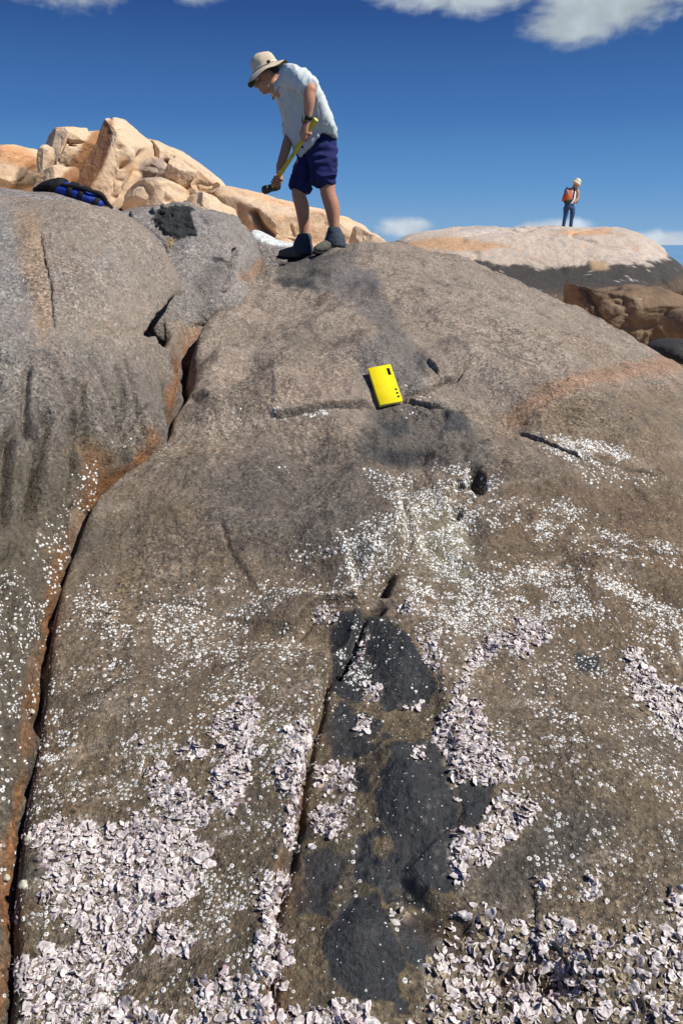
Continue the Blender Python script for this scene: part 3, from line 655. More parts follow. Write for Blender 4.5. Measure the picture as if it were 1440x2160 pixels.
def orange(outline, Y0, T, label, **kw):
    a = dict(tilt=.45, nth=150, nph=120, rough=.09, fine=.03, sc=1.5, group=GO, k=.5, rad=.55, ridge=.04, cuts=9); a.update(kw)
    return boulder(outline, Y0, T, M_ROCK_FAR, col_orange, label, **a)
orange([(108, 420), (140, 360), (178, 305), (200, 256), (214, 236), (240, 234), (264, 248), (290, 270), (302, 300), (304, 345), (292, 395), (268, 440), (200, 460), (130, 450)], 13.5, 1.1, 'tall cream and orange boulder that forms the pointed peak of the ridge', seed=31, yfn=peak_y, dispfn=disp_peak, centre=(215, 370), nth=200, nph=160)
orange([(84, 345), (98, 308), (116, 282), (150, 274), (192, 268), (216, 250), (230, 280), (220, 340), (160, 400), (95, 400)], 15, 1.0, 'rounded orange boulder with small black holes just left of the peak', seed=35,
       dispfn=lambda px, py, x, y, z: -.2 * sum(np.exp(-((px - a) / r) ** 2 - ((py - b_) / r) ** 2) for a, b_, r in ((156, 295, 5), (166, 290, 4), (178, 300, 6), (172, 308, 4), (150, 303, 4), (164, 302, 3))) + line_disp(px, py, [(200, 270), (150, 310), (118, 345)], .12, 5))
orange([(-60, 340), (-20, 316), (30, 312), (70, 310), (88, 326), (84, 360), (60, 400), (0, 410), (-60, 400)], 13, .9, 'low orange boulder with dark layers at the left edge of the picture', seed=39)
orange([(84, 330), (92, 308), (104, 310), (110, 335), (104, 362), (88, 366)], 12.4, .25, 'small upright grey-brown boulder between the layered one and the holed one', seed=41, nth=80, nph=60)
orange([(70, 385), (110, 352), (150, 350), (150, 400), (120, 430), (60, 430)], 11.8, .5, 'low pale boulder just behind the black end of the bag', seed=43, nth=90, nph=70)
orange([(284, 330), (298, 298), (330, 298), (362, 314), (400, 334), (436, 356), (470, 386), (480, 420), (400, 430), (300, 420)], 15, 1.0, 'broad orange boulder sloping down to the right of the peak', seed=45,
       dispfn=lambda px, py, x, y, z: line_disp(px, py, [(352, 330), (356, 360), (352, 385)], .4, 4) + line_disp(px, py, [(418, 352), (410, 385), (380, 410)], .4, 4))
orange([(292, 372), (300, 345), (318, 330), (342, 332), (356, 352), (356, 378), (330, 388), (300, 390)], 13.8, .4, 'squat grey-stained boulder tucked beside the right of the peak', seed=47, nth=100, nph=70)
orange([(262, 440), (280, 402), (310, 380), (345, 378), (385, 396), (398, 420), (360, 446), (300, 460)], 13.0, .5, 'smooth cream boulder low in front of the grey-stained one', seed=49, nth=120, nph=90)
orange([(352, 385), (358, 352), (372, 330), (412, 352), (420, 372), (400, 396), (380, 404)], 13.6, .4, 'cream block split by a dark crack on the middle of the ridge', seed=51, nth=100, nph=70)
orange([(398, 392), (418, 358), (440, 362), (462, 384), (468, 398), (440, 412), (415, 410)], 13.4, .35, 'small angular orange block right of the split block', seed=53, nth=90, nph=60)
orange([(380, 440), (392, 406), (420, 400), (450, 410), (470, 430), (520, 452), (500, 480), (400, 470)], 12.6, .45, 'pale layered block behind the black patch', seed=55, nth=100, nph=70)
orange([(440, 420), (462, 396), (500, 396), (560, 410), (640, 434), (700, 452), (760, 470), (800, 500), (850, 522), (830, 570), (600, 580), (480, 520)], 14.2, 1.3, 'long low orange boulder running behind the man\'s legs', seed=57, dispfn=disp_long, nth=220, nph=150, centre=(620, 500), rough=.1)
orange([(740, 500), (752, 478), (780, 488), (806, 506), (822, 540), (740, 550)], 13.2, .4, 'pale cracked boulder at the right end of the ridge', seed=59, nth=90, nph=60)

# ------------------------------------------------------------------ the distant outcrop with its black band
def col_outcrop(px, py, x, y, z):
    a = stain(0, x, y, z, .35, 4, 21); b = stain(0, x, y, z, 1.2, 4, 22); e = stain(0, x, y * .5, z * 2, 2.8, 4, 23); f_ = stain(0, x, y, z, 7, 3, 24)
    c = np.repeat(rgb((.45, .385, .315)), len(px), 0)
    c = lay(c, sstep(a, 0, .45), (.50, .45, .41), .8); c = lay(c, sstep(f_ + e, .1, .5), (.34, .30, .28), .5); c = lay(c, sstep(e, .12, .5), (.50, .285, .14), .55); c = lay(c, sstep(-e, .2, .5), (.42, .335, .31), .5)
    c = lay(c, poly_mask(px + 12 * b, py + 5 * b, [(835, 520), (870, 506), (960, 500), (1080, 520), (1000, 530), (900, 526)], 5), (.46, .24, .09), .65)
    c = lay(c, poly_mask(px + 12 * b, py + 4 * b, [(1180, 488), (1290, 482), (1280, 494), (1200, 498)], 4), (.52, .26, .10), .6)
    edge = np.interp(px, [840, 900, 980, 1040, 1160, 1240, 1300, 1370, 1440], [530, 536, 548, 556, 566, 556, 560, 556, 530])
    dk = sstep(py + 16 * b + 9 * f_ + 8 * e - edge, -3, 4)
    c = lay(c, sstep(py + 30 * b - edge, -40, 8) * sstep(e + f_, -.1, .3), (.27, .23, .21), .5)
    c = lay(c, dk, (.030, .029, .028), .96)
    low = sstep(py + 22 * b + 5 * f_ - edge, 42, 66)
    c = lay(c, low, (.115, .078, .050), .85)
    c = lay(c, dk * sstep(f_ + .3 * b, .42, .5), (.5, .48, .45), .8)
    c = lay(c, poly_mask(px + 6 * b, py + 6 * b, [(1245, 552), (1275, 548), (1282, 566), (1250, 572)], 4), (.36, .25, .15), .9)
    return c, np.zeros(len(px))
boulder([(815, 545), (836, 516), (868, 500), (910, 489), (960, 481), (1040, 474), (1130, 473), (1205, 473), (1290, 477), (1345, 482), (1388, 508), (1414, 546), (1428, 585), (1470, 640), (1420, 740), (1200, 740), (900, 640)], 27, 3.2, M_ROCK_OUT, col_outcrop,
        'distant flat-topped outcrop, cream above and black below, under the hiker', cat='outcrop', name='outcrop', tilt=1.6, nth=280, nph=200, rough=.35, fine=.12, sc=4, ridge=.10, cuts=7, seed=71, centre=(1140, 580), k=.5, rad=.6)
def col_brown(px, py, x, y, z):
    b = stain(0, x, y, z, 1.5, 4, 31); f_ = stain(0, x, y, z, 8, 3, 32)
    c = np.repeat(rgb((.17, .115, .070)), len(px), 0); c = lay(c, sstep(b, 0, .5), (.24, .17, .105), .7); c = lay(c, sstep(-b, .05, .5), (.075, .055, .042), .8)
    c = lay(c, sstep(f_, .45, .55) * sstep(660 - py, -20, 30), (.5, .48, .45), .6)
    return c, np.zeros(len(px))
GB = 'brown rocks at the foot of the distant outcrop'
boulder([(1182, 645), (1200, 612), (1216, 600), (1260, 612), (1320, 606), (1390, 612), (1445, 632), (1480, 690), (1440, 740), (1340, 760), (1250, 740), (1190, 680)], 17, 1.2, M_ROCK_FAR, col_brown, 'big brown boulder between the dome and the distant outcrop', group=GB, tilt=.6, rough=.16, fine=.07, sc=2, seed=75, cuts=8, ridge=.06)
boulder([(1405, 700), (1415, 672), (1440, 655), (1480, 660), (1500, 720), (1430, 740)], 13, .6, M_ROCK_FAR, col_brown, 'small brown rock at the right edge just above the black one', group=GB, tilt=.4, nth=80, nph=60, rough=.12, fine=.04, sc=1.5, seed=77)
boulder([(1372, 742), (1384, 728), (1420, 720), (1470, 724), (1490, 760), (1400, 760)], 11, .5, M_ROCK_FAR, lambda px, py, x, y, z: (np.repeat(rgb((.028, .027, .026)), len(px), 0), np.zeros(len(px)) + .2), 'low black rock at the right edge behind the dome', group=GB, tilt=.4, nth=80, nph=60, rough=.1, fine=.04, sc=1.5, seed=79)

# lower ground behind the slope and the sea to the horizon
nx_, ny_ = 160, 160
gy = np.concatenate([np.linspace(7.5, 45, 110), np.linspace(46, 120, 50)]); gx = np.linspace(-1, 1, nx_)
GY, GX = np.meshgrid(gy, gx, indexing='ij'); GX = GX * (GY * .8 + 6)
GZ = -1.9 - .02 * (GY - 8) + .5 * fbm(GX * .3, GY * .3, GX * 0, 5, .5, 91) - 3.0 * sstep(GY, 40, 60) 
ridge_z = np.interp(GX, [-14, -8, -5.8, -3.6, -1.8, -.2, .9, 2.0, 4], [1.2, 2.1, 2.35, 2.15, 1.8, 1.55, 1.05, -.6, -1.9]) - .12 * (GY - 13.6) ** 2 * np.where(GY < 13.6, .55, .10) + .12 * fbm(GX, GY, GX * 0, 4, .5, 93)
rmask = sstep(ridge_z - GZ, -.2, .3); GZ = np.maximum(GZ, ridge_z)
c = lay(np.repeat(rgb((.13, .09, .06)), GX.size, 0), sstep(fbm(GX.ravel(), GY.ravel(), 0 * GX.ravel(), 4, .5, 92), 0, .4), (.06, .05, .04))
c = lay(c, rmask.ravel(), (.52, .38, .25)); c = lay(c, rmask.ravel() * sstep(fbm(GX.ravel() * .8, GY.ravel() * .8, 0 * GX.ravel(), 4, .6, 89), .05, .4), (.42, .24, .12), .7)
tag(link('ground', np_mesh('ground', np.stack([GX, GY, GZ], -1), grid_faces(160, nx_), M_ROCK_FAR, True, c, np.zeros(GX.size))), kind='structure')
me = np_mesh('sea', [(-9000, 20, -3.2), (9000, 20, -3.2), (9000, 9000, -3.2), (-9000, 9000, -3.2)], [(0, 1, 2, 3)], M_SEA, False)
tag(link('sea', me), kind='structure')

# ------------------------------------------------------------------ barnacles
def barnacle_mesh(i):
    r = np.random.default_rng(200 + i); n = 7; v = []; f = []; c = []
    h = r.uniform(.26, .5)
    for (rad, z, col) in ((1.0, -.15, .40), (.74, h * .72, .70), (.54, h, .76), (.36, h * .6, .22)):
        for k in range(n):
            a = 2 * PI * k / n + r.uniform(-.12, .12); q = rad * (1 + r.uniform(-.12, .12)); v.append((q * math.cos(a), q * math.sin(a) * 1.08, z)); g = col * r.uniform(.85, 1.08); c.append((g, g * .995, g * .95))
    v.append((0, 0, h * .62)); c.append((.12, .11, .10))
    for j in range(3):
        for k in range(n): k2 = (k + 1) % n; f.append((j * n + k, j * n + k2, (j + 1) * n + k2, (j + 1) * n + k))
    for k in range(n): f.append((3 * n + k, 3 * n + (k + 1) % n, 4 * n))
    return np.array(v), f, np.array(c)
BV = [barnacle_mesh(i) for i in range(6)]
def barnacle_small(i):
    r = np.random.default_rng(250 + i); n = 6; v = []; f = []; c = []; h = r.uniform(.26, .5)
    for (rad, z, col) in ((1.0, -.15, .42), (.62, h, .76), (.36, h * .65, .26)):
        for k in range(n):
            a = 2 * PI * k / n + r.uniform(-.15, .15); q = rad * (1 + r.uniform(-.14, .14)); v.append((q * math.cos(a), q * math.sin(a), z)); g = col * r.uniform(.85, 1.08); c.append((g, g * .995, g * .95))
    for j in range(2):
        for k in range(n): k2 = (k + 1) % n; f.append((j * n + k, j * n + k2, (j + 1) * n + k2, (j + 1) * n + k))
    f.append(tuple(2 * n + k for k in range(n)))
    return np.array(v), f, np.array(c)
BV2 = [barnacle_small(i) for i in range(6)]
BM = [np_mesh('barnacle', v, f, M_SHELL, False, c) for v, f, c in BV]
AREA = np.linalg.norm(np.cross(np.gradient(P_MAIN, axis=0), np.gradient(P_MAIN, axis=1)), axis=-1).ravel()
AREA_L = np.linalg.norm(np.cross(np.gradient(P_LEFT.reshape(nr, nc, 3), axis=0), np.gradient(P_LEFT.reshape(nr, nc, 3), axis=1)), axis=-1).ravel()
def density(px, py, polys, nz):
    d = np.zeros(len(px), np.float32)
    for pl, s, a in polys: d = np.maximum(d, a * poly_mask(px, py, pl, s))
    return d
BARN = [([(180, 1240), (300, 1265), (430, 1230), (520, 1240), (600, 1250), (630, 1330), (660, 1420), (650, 1500), (560, 1520), (430, 1480), (330, 1450), (200, 1400), (110, 1330)], 45, .62),
        ([(100, 1370), (640, 1450), (640, 1560), (600, 1750), (560, 1900), (560, 2170), (50, 2170), (30, 1700)], 40, .42),
        ([(120, 1520), (420, 1540), (420, 1600), (300, 1640), (150, 1680), (90, 1600)], 30, .65),
        ([(400, 1800), (560, 1820), (540, 1990), (420, 1960)], 25, .75), ([(280, 1980), (440, 1990), (420, 2100), (300, 2110)], 25, .7), ([(560, 1540), (650, 1500), (610, 1800), (540, 1790)], 20, .75),
        ([(620, 1165), (700, 1150), (760, 1095), (845, 1080), (845, 1180), (780, 1262), (620, 1320), (590, 1240)], 22, .85),
        ([(590, 1300), (640, 1310), (610, 1400), (570, 1400)], 14, 1.0),
        ([(750, 985), (830, 1005), (960, 985), (1050, 985), (1060, 1010), (1020, 1080), (1010, 1150), (1030, 1230), (1000, 1300), (880, 1290), (840, 1200), (855, 1090), (800, 1030)], 14, 1.15),
        ([(1020, 1060), (1100, 1058), (1200, 1065), (1300, 1110), (1400, 1150), (1450, 1160), (1430, 1185), (1300, 1165), (1150, 1150), (1020, 1120)], 22, 1.15),
        ([(880, 1200), (1020, 1180), (1150, 1195), (1280, 1205), (1380, 1270), (1450, 1310), (1450, 1380), (1250, 1300), (1150, 1330), (1000, 1340), (880, 1320)], 30, 1.3),
        ([(1110, 908), (1200, 925), (1300, 935), (1335, 970), (1230, 986), (1150, 950)], 9, 1.6), ([(1200, 985), (1390, 995), (1400, 1015), (1230, 1025)], 14, .35),
        ([(920, 1340), (1450, 1370), (1450, 2000), (1150, 1900), (1000, 1600)], 40, .36), ([(1330, 1400), (1450, 1390), (1450, 1660), (1340, 1560)], 25, .75), ([(1200, 1480), (1330, 1560), (1440, 1640), (1440, 1760), (1300, 1650)], 30, .4),
        ([(565, 862), (690, 856), (690, 872), (575, 886)], 4, 2.6), ([(690, 860), (780, 846), (790, 852), (690, 870)], 3, .6),
        ([(715, 1300), (785, 1300), (775, 1490), (735, 1460), (710, 1390)], 10, .7), ([(735, 1985), (810, 2000), (800, 2060), (730, 2060)], 12, .5), ([(850, 1240), (930, 1330), (930, 1440), (890, 1380)], 14, .7),
        ([(640, 1500), (900, 1500), (960, 1650), (980, 2160), (560, 2160)], 20, .09), ([(60, 1240), (1450, 1260), (1450, 2200), (40, 2200)], 40, .08),
        ([(850, 800), (900, 835), (880, 880), (840, 870)], 14, .22), ([(570, 980), (640, 990), (620, 1005)], 8, .15), ([(470, 830), (560, 860), (470, 900)], 14, .08), ([(340, 925), (350, 950), (330, 950)], 5, .5)]
BARN_L = [([(180, 975), (228, 985), (215, 1045), (140, 1180), (90, 1330), (40, 1480), (-20, 1500), (-20, 1250), (70, 1150)], 16, .75), ([(-30, 1300), (90, 1300), (40, 1700), (-30, 1900)], 20, .8), ([(-30, 1600), (30, 1700), (0, 2160), (-60, 2160)], 20, .5), ([(230, 930), (300, 900), (260, 960)], 12, .3)]
def scatter(P, N, px, py, area, dens, per_m2, seed, mind):
    r = np.random.default_rng(seed); vis = (px > -90) & (px < 1530) & (py > 300) & (py < 2260)
    w = area * dens * vis; n = int(w.sum() * per_m2); idx = r.choice(len(w), size=n, p=w / w.sum())
    jit = r.normal(0, .0035, (n, 3)); jit -= N[idx] * (jit * N[idx]).sum(1, keepdims=True)
    pts = P[idx] + jit
    seen = {}; keep = []
    for i in range(n):
        kx, ky, kz = (pts[i] / mind).astype(int); ok = True
        for a in (-1, 0, 1):
            for b_ in (-1, 0, 1):
                for q in seen.get((kx + a, ky + b_), ()):
                    if ((pts[q] - pts[i]) ** 2).sum() < mind * mind: ok = False; break
                if not ok: break
            if not ok: break
        if ok: seen.setdefault((kx, ky), []).append(i); keep.append(i)
    return idx[keep], pts[keep]
def frames(N, r, tilt):
    n = N + r.normal(0, tilt, N.shape); n /= np.linalg.norm(n, axis=1, keepdims=True)
    t = r.normal(0, 1, N.shape); t -= n * (t * n).sum(1, keepdims=True); t /= np.linalg.norm(t, axis=1, keepdims=True)
    return np.stack([t, np.cross(n, t), n], -1)          # columns: tangent, bitangent, normal
def joined(name, vs, items, mat, kind='stuff'):
    """items: (variant, position, 3x3 frame, 3 scales, tint)"""
    V = []; Fc = []; C = []; base = 0
    for (k, p, R, s, tint) in items:
        v, f, c = vs[k]; V.append((v * s) @ R.T + p); C.append(c * tint)
        Fc.extend([tuple(i + base for i in q) for q in f]); base += len(v)
    o = link(name, np_mesh(name, np.concatenate(V), Fc, mat, False, np.concatenate(C))); return tag(o, kind=kind)
def set_m(o, p, R, s):
    M = np.eye(4); M[:3, :3] = R * np.asarray(s)[None, :]; M[:3, 3] = p; o.matrix_world = Matrix(M.tolist())

rb = np.random.default_rng(5)
blot = 1.0 * sstep(fbm(MAIN[0][:, 0] * 9, MAIN[0][:, 1] * 9, 0 * MAIN[0][:, 0], 3, .6, 95), -.35, .4) * (.35 + .65 * sstep(fbm(MAIN[0][:, 0] * 28, MAIN[0][:, 1] * 28, 0 * MAIN[0][:, 0], 2, .6, 96), -.3, .2))
db = density(PXM + 16 * nB, PYM + 14 * nC, BARN, 0) * blot * (1 - .9 * np.clip(dk * sstep(PYM, 1500, 1560), 0, 1)) * (1 - poly_mask(PXM, PYM, [(768, 755), (835, 750), (862, 862), (792, 872)], 4))
i1, p1 = scatter(MAIN[0], MAIN[1], PXM, PYM, AREA, db ** 1.2, 22000, 6, .0060)
xl, yl, zl = P_LEFT.T
dl = density(PXL, PYL, BARN_L, 0) * sstep(fbm(xl * 9, yl * 9, zl * 9, 3, .6, 97), -.3, .4)
i2, p2 = scatter(P_LEFT, NL, PXL, PYL, AREA_L, dl, 9000, 8, .0066)
bp_ = np.concatenate([p1, p2]); bn_ = np.concatenate([MAIN[1][i1], NL[i2]])
bR = frames(bn_, rb, .12); bs = np.clip(np.exp(rb.normal(math.log(.0051), .28, len(bp_))), .0022, .0085) * np.clip(.75 + .25 * (bp_[:, 1] - 1) / 2, .8, 1.15)
bqx, bqy = proj(*bp_.T); dist = np.linalg.norm(bp_ - np.array([0, 0, CZ]), axis=1)
inview = (bqx > 5) & (bqx < 1435) & (bqy < 2150); score = np.where(inview, bs / dist, 0); order = np.argsort(-score)
big = order[:300]; rest = order[300:]
for i in big:
    o = link('barnacle', BM[rb.integers(6)]); set_m(o, bp_[i], bR[i], (bs[i], bs[i], bs[i] * rb.uniform(.8, 1.2)))
    tag(o, 'tiny white ring-shaped barnacle on the brown rock near the bottom', 'barnacle', 'barnacles on the lowest rock')
near_ = dist < 2.35
it_ = [(rb.integers(6), bp_[i], bR[i], np.array([bs[i], bs[i], bs[i] * .95]), rb.uniform(.62, 1.12)) for i in rest if near_[i]]
def barnacle_speck(i):
    r = np.random.default_rng(280 + i); v = []; c = []; n = (5, 4, 3, 3)[i]
    for (rad, z, col) in ((1.0, -.1, .45), (.5, .4, .72)):
        for k in range(n): a = 2 * PI * k / n + r.uniform(-.2, .2); q = rad * r.uniform(.8, 1.2); v.append((q * math.cos(a), q * math.sin(a), z)); c.append((col, col, col * .95))
    return np.array(v), [(k, (k + 1) % n, n + (k + 1) % n, n + k) for k in range(n)] + [tuple(range(n, 2 * n))], np.array(c)
BV3 = [barnacle_speck(i) for i in range(4)]
i3, p3 = scatter(MAIN[0], MAIN[1], PXM, PYM, AREA, np.clip(db, 0, 2) ** 1.3 + .02 * (PYM > 1000), 26000, 61, .0036)
R3 = frames(MAIN[1][i3], rb, .15); it3 = [(rb.integers(2), bp_[i], bR[i], np.array([bs[i], bs[i], bs[i] * .7]), rb.uniform(.62, 1.12)) for i in rest if not near_[i]] + [(2 + rb.integers(2), p3[k], R3[k], np.full(3, rb.uniform(.0016, .0032)), rb.uniform(.6, 1.1)) for k in range(len(i3))]
joined('barnacle_crust', BV2, it_, M_SHELL)
joined('barnacle_spat', BV3, it3, M_SHELL)

# ------------------------------------------------------------------ rock oysters
def oyster_mesh(i):
    r = np.random.default_rng(400 + i); nr_ = 7; v = []; c = []; f = []
    spread = r.uniform(1.9, 3.3); L = 1.0; curl = r.uniform(.25, .8); flute = r.uniform(.07, .15); asym = r.uniform(-.3, .3)
    prof_ = [(.0, .0), (.58, .22), (1.0, 1.0)]
    for layer in (0, 1):
        for j, (q, cu) in enumerate(prof_):
            for k in range(nr_):
                t = k / (nr_ - 1) - .5; a = t * spread; e = L * (1 - .45 * abs(t) ** 2 + asym * t) * (1 + (.09 if k % 2 else -.05) * q) * r.uniform(.92, 1.08)
                rr_ = q * e + .03
                z = curl * cu * .55 + (flute if k % 2 else -flute) * q ** 1.6 * r.uniform(.6, 1.2) + .12 * math.sin(q * PI) - (.07 * (1 - .5 * q) if layer else 0)
                v.append((rr_ * math.sin(a), rr_ * math.cos(a) - .35, z))
                m = r.uniform(0, 1)
                if layer == 0:
                    w = np.array((.84, .79, .75)); p_ = np.array((.48, .36, .38)); g = p_ * (1 - m) + w * m if k % 2 == 0 else w * .55 + w * .45 * m
                    g = g * (.62 if j == 1 and r.random() < .6 else 1.0)
                    if q > .9: g = g * .6 + np.array((.80, .75, .72)) * .4
                else: g = np.array((.34, .26, .29)) * r.uniform(.7, 1.2)
                c.append(g * r.uniform(.78, 1.12))
    n = len(prof_) * nr_
    for L_ in (0, 1):
        for j in range(len(prof_) - 1):
            for k in range(nr_ - 1):
                a = L_ * n + j * nr_ + k; q = (a, a + 1, a + 1 + nr_, a + nr_); f.append(q if L_ == 0 else q[::-1])
    e0 = (len(prof_) - 1) * nr_
    for k in range(nr_ - 1): f.append((e0 + k, e0 + k + 1, n + e0 + k + 1, n + e0 + k))
    return np.array(v), f, np.array(c)
OV = [oyster_mesh(i) for i in range(9)]
OM = [np_mesh('oyster', v, f, M_SHELL, False, c) for v, f, c in OV]
OYS = [('large oyster patch at the lower left', [[(50, 1765), (130, 1735), (230, 1740), (310, 1700), (360, 1720), (420, 1760), (455, 1800), (430, 1860), (400, 1900), (330, 1930), (300, 1990), (180, 2000), (120, 1930), (80, 1850)], [(300, 1620), (340, 1600), (400, 1650), (460, 1700), (420, 1760), (330, 1700)], [(340, 1945), (400, 1955), (395, 2015), (350, 2010)]], .95),
       ('slanting streak left of the middle crack', [[(360, 1580), (420, 1550), (455, 1580), (425, 1612)], [(450, 1540), (500, 1480), (535, 1460), (550, 1510), (530, 1570), (525, 1650), (480, 1720), (435, 1650), (470, 1590)], [(280, 1562), (325, 1558), (325, 1574), (285, 1574)]], 1.0),
       ('oyster patch in the bottom left corner', [[(30, 2030), (130, 2000), (250, 1990), (300, 2030), (220, 2080), (260, 2165), (50, 2165)], [(-20, 1930), (25, 1940), (20, 2060), (-20, 2060)], [(240, 2120), (420, 2130), (420, 2170), (240, 2170)]], .95),
       ('strip along the middle crack', [[(420, 2070), (480, 2050), (560, 2080), (600, 2165), (420, 2165)], [(540, 1840), (600, 1830), (630, 1870), (590, 1920), (612, 1980), (580, 2080), (535, 2040), (550, 1950)], [(600, 1560), (642, 1530), (642, 1600), (628, 1680), (612, 1790), (592, 1790), (600, 1680)], [(620, 2130), (760, 2110), (800, 2165), (600, 2165)]], 1.0),
       ('small rosette on the brown bed', [[(655, 1620), (740, 1620), (735, 1665), (690, 1680), (650, 1655)], [(668, 1695), (740, 1680), (752, 1720), (700, 1762), (665, 1725)], [(755, 1520), (775, 1520), (770, 1545), (755, 1545)]], .9),
       ('band along the dark rock\'s right edge', [[(915, 1550), (970, 1480), (1025, 1465), (1022, 1540), (1072, 1600), (1085, 1655), (1000, 1645), (962, 1660), (940, 1590)], [(1050, 1680), (1110, 1685), (1138, 1722), (1080, 1775), (1040, 1805), (1000, 1835), (965, 1885), (948, 1800), (965, 1745), (1005, 1755)]], 1.1),
       ('arc right of the upper dark rock', [[(1090, 1310), (1140, 1292), (1172, 1340), (1150, 1375), (1090, 1395), (1060, 1372), (1010, 1402), (982, 1462), (962, 1462), (972, 1400), (1010, 1355)]], .8),
       ('clump at the right edge of the picture', [[(1305, 1380), (1340, 1375), (1382, 1430), (1450, 1460), (1450, 1545), (1400, 1505), (1335, 1440)]], .85),
       ('little clumps round the upper dark rock', [[(885, 1340), (922, 1338), (912, 1412), (888, 1385)], [(835, 1488), (892, 1482), (885, 1512), (840, 1512)], [(762, 1440), (802, 1445), (796, 1492), (762, 1482)], [(860, 1575), (897, 1572), (892, 1602), (862, 1602)], [(655, 1282), (722, 1268), (712, 1312), (665, 1312)], [(830, 1255), (880, 1260), (880, 1300), (835, 1295)], [(765, 1330), (778, 1340), (752, 1440), (738, 1420)]], .5),
       ('rough bed in the bottom right corner', [[(880, 2050), (960, 1905), (1010, 1880), (1100, 1930), (1200, 1935), (1280, 1960), (1460, 1920), (1460, 2165), (860, 2165), (900, 2100)], [(1105, 1838), (1165, 1848), (1165, 1895), (1115, 1890)], [(1225, 1845), (1265, 1850), (1262, 1895), (1230, 1890)], [(832, 1905), (860, 1905), (860, 1945), (838, 1940)], [(1400, 1880), (1460, 1860), (1460, 1940), (1400, 1930)]], .74)]
ro = np.random.default_rng(17); ops = []
gap = .75 * fbm(MAIN[0][:, 0] * 14, MAIN[0][:, 1] * 14, 0 * MAIN[0][:, 0], 4, .65, 98) + .55 * fbm(MAIN[0][:, 0] * 4.5, MAIN[0][:, 1] * 4.5, 0 * MAIN[0][:, 0], 2, .5, 94)
for ci, (nm, polys, dn) in enumerate(OYS):
    d_ = density(PXM + 22 * nB + 16 * nC, PYM + 18 * nC - 16 * nB, [(pl, 24, 1.0) for pl in polys], 0)
    thr = -.20 if ci not in (9, 6, 8) else -.02 + .05 * (ci == 9)
    d_ = sstep(d_ + .75 * (gap - thr - .22), .42, .62) * (d_ > .03)
    halo = density(PXM + 22 * nB, PYM + 18 * nC, [(pl, 75, 1.0) for pl in polys], 0); d_ = np.maximum(d_, .055 * halo * sstep(gap, -.05, .3) * (1 - .8 * dk))
    if d_.sum() == 0: continue
    ii, pp = scatter(MAIN[0], MAIN[1], PXM, PYM, AREA, d_ * dn, 19000, 300 + ci, .0054)
    for k in range(len(ii)): ops.append((ci, pp[k], MAIN[1][ii[k]]))
crust = np.zeros(len(PXM), np.float32)
for nm, polys, dn in OYS:       # cemented old valves and lime between the living shells
    crust = np.maximum(crust, density(PXM + 22 * nB + 16 * nC, PYM + 18 * nC - 16 * nB, [(pl, 14, 1.0) for pl in polys], 0) * sstep(gap, -.35, -.05) * (.5 if dn < .78 else 1))
fz_ = fbm(MAIN[0][:, 0] * 60, MAIN[0][:, 1] * 60, 0 * MAIN[0][:, 0], 3, .6, 99)
C_MAIN = lay(C_MAIN, crust * sstep(fz_, -.2, .3), (.33, .28, .235), .8)
_a = np.ones((len(C_MAIN), 4), np.float32); _a[:, :3] = C_MAIN; fset(rock.data.color_attributes['Col'].data, 'color', _a.ravel())
oc_ = np.array([o[0] for o in ops]); op_ = np.array([o[1] for o in ops]); on_ = np.array([o[2] for o in ops])
oR = frames(on_, ro, .52); os_ = np.clip(np.exp(ro.normal(math.log(.0100), .36, len(ops))), .0042, .019); op_ = op_ + on_ * (os_ * ro.uniform(-.15, .28, len(ops)))[:, None]
opx, opy = proj(*op_.T); odist = np.linalg.norm(op_ - np.array([0, 0, CZ]), axis=1)
scr = np.where((opx > 5) & (opx < 1435) & (opy < 2150), os_ / odist, 0); order = np.argsort(-scr)
def tint_of(i):
    g = ro.uniform(.76, 1.2); t = np.array((1.0, 1.0, 1.0)) * g
    if oc_[i] == 9 and (op_[i, 1] < 1.38) and ro.random() < .34: t = np.array((.66, .60, .42)) * ro.uniform(.5, 1.0)
    return t
tints = [tint_of(i) for i in range(len(ops))]
TM = {}
for i in order[:300]:
    k = int(ro.integers(9)); o = link('oyster', OM[k]); s = os_[i]; set_m(o, op_[i], oR[i], (s * ro.uniform(.85, 1.2), s * ro.uniform(.9, 1.3), s))
    tag(o, 'pinkish-white fluted oyster, in the ' + OYS[oc_[i]][0], 'oyster', OYS[oc_[i]][0])
joined('oyster_bed', OV, [(int(ro.integers(9)), op_[i], oR[i], np.array([os_[i] * ro.uniform(.85, 1.2), os_[i] * ro.uniform(.9, 1.3), os_[i]]), tints[i]) for i in order[300:]], M_SHELL)
print('BARNACLES', len(bp_), 'OYSTERS', len(ops))

# ------------------------------------------------------------------ figures: closed lofts fused into one skin
M_SKIN = plain_mat('skin', (.44, .215, .130), .55, .10, 30, .15, 200, .35, 0, .002)
M_SKIN2 = plain_mat('skin_pale', (.52, .29, .19), .55, .08, 30)
M_SHIRT = plain_mat('shirt_cotton', (.50, .545, .545), .85, .06, 30, .45, 45, .1, 0, .006)
M_SHORTS = plain_mat('shorts_cotton', (.019, .023, .092), .85, .22, 25, .5, 60, .1, 0, .006)
M_GAITER = plain_mat('gaiter_cloth', (.050, .066, .085), .8, .2, 30, .5, 60, .1, 0, .006)
M_BOOT = plain_mat('boot_leather', (.12, .12, .095), .7, .3, 60, .4, 150, .3, 0, .003)
M_SOLE = plain_mat('boot_rubber', (.016, .016, .016), .7, .2, 60)
M_HAT = plain_mat('hat_canvas', (.56, .47, .34), .9, .10, 40, .3, 120, .1, 0, .003)
M_LINING = plain_mat('brim_lining', (.06, .085, .05), .9, .1)
M_BLACK = plain_mat('black_plastic', (.012, .012, .013), .45, .2, 60)
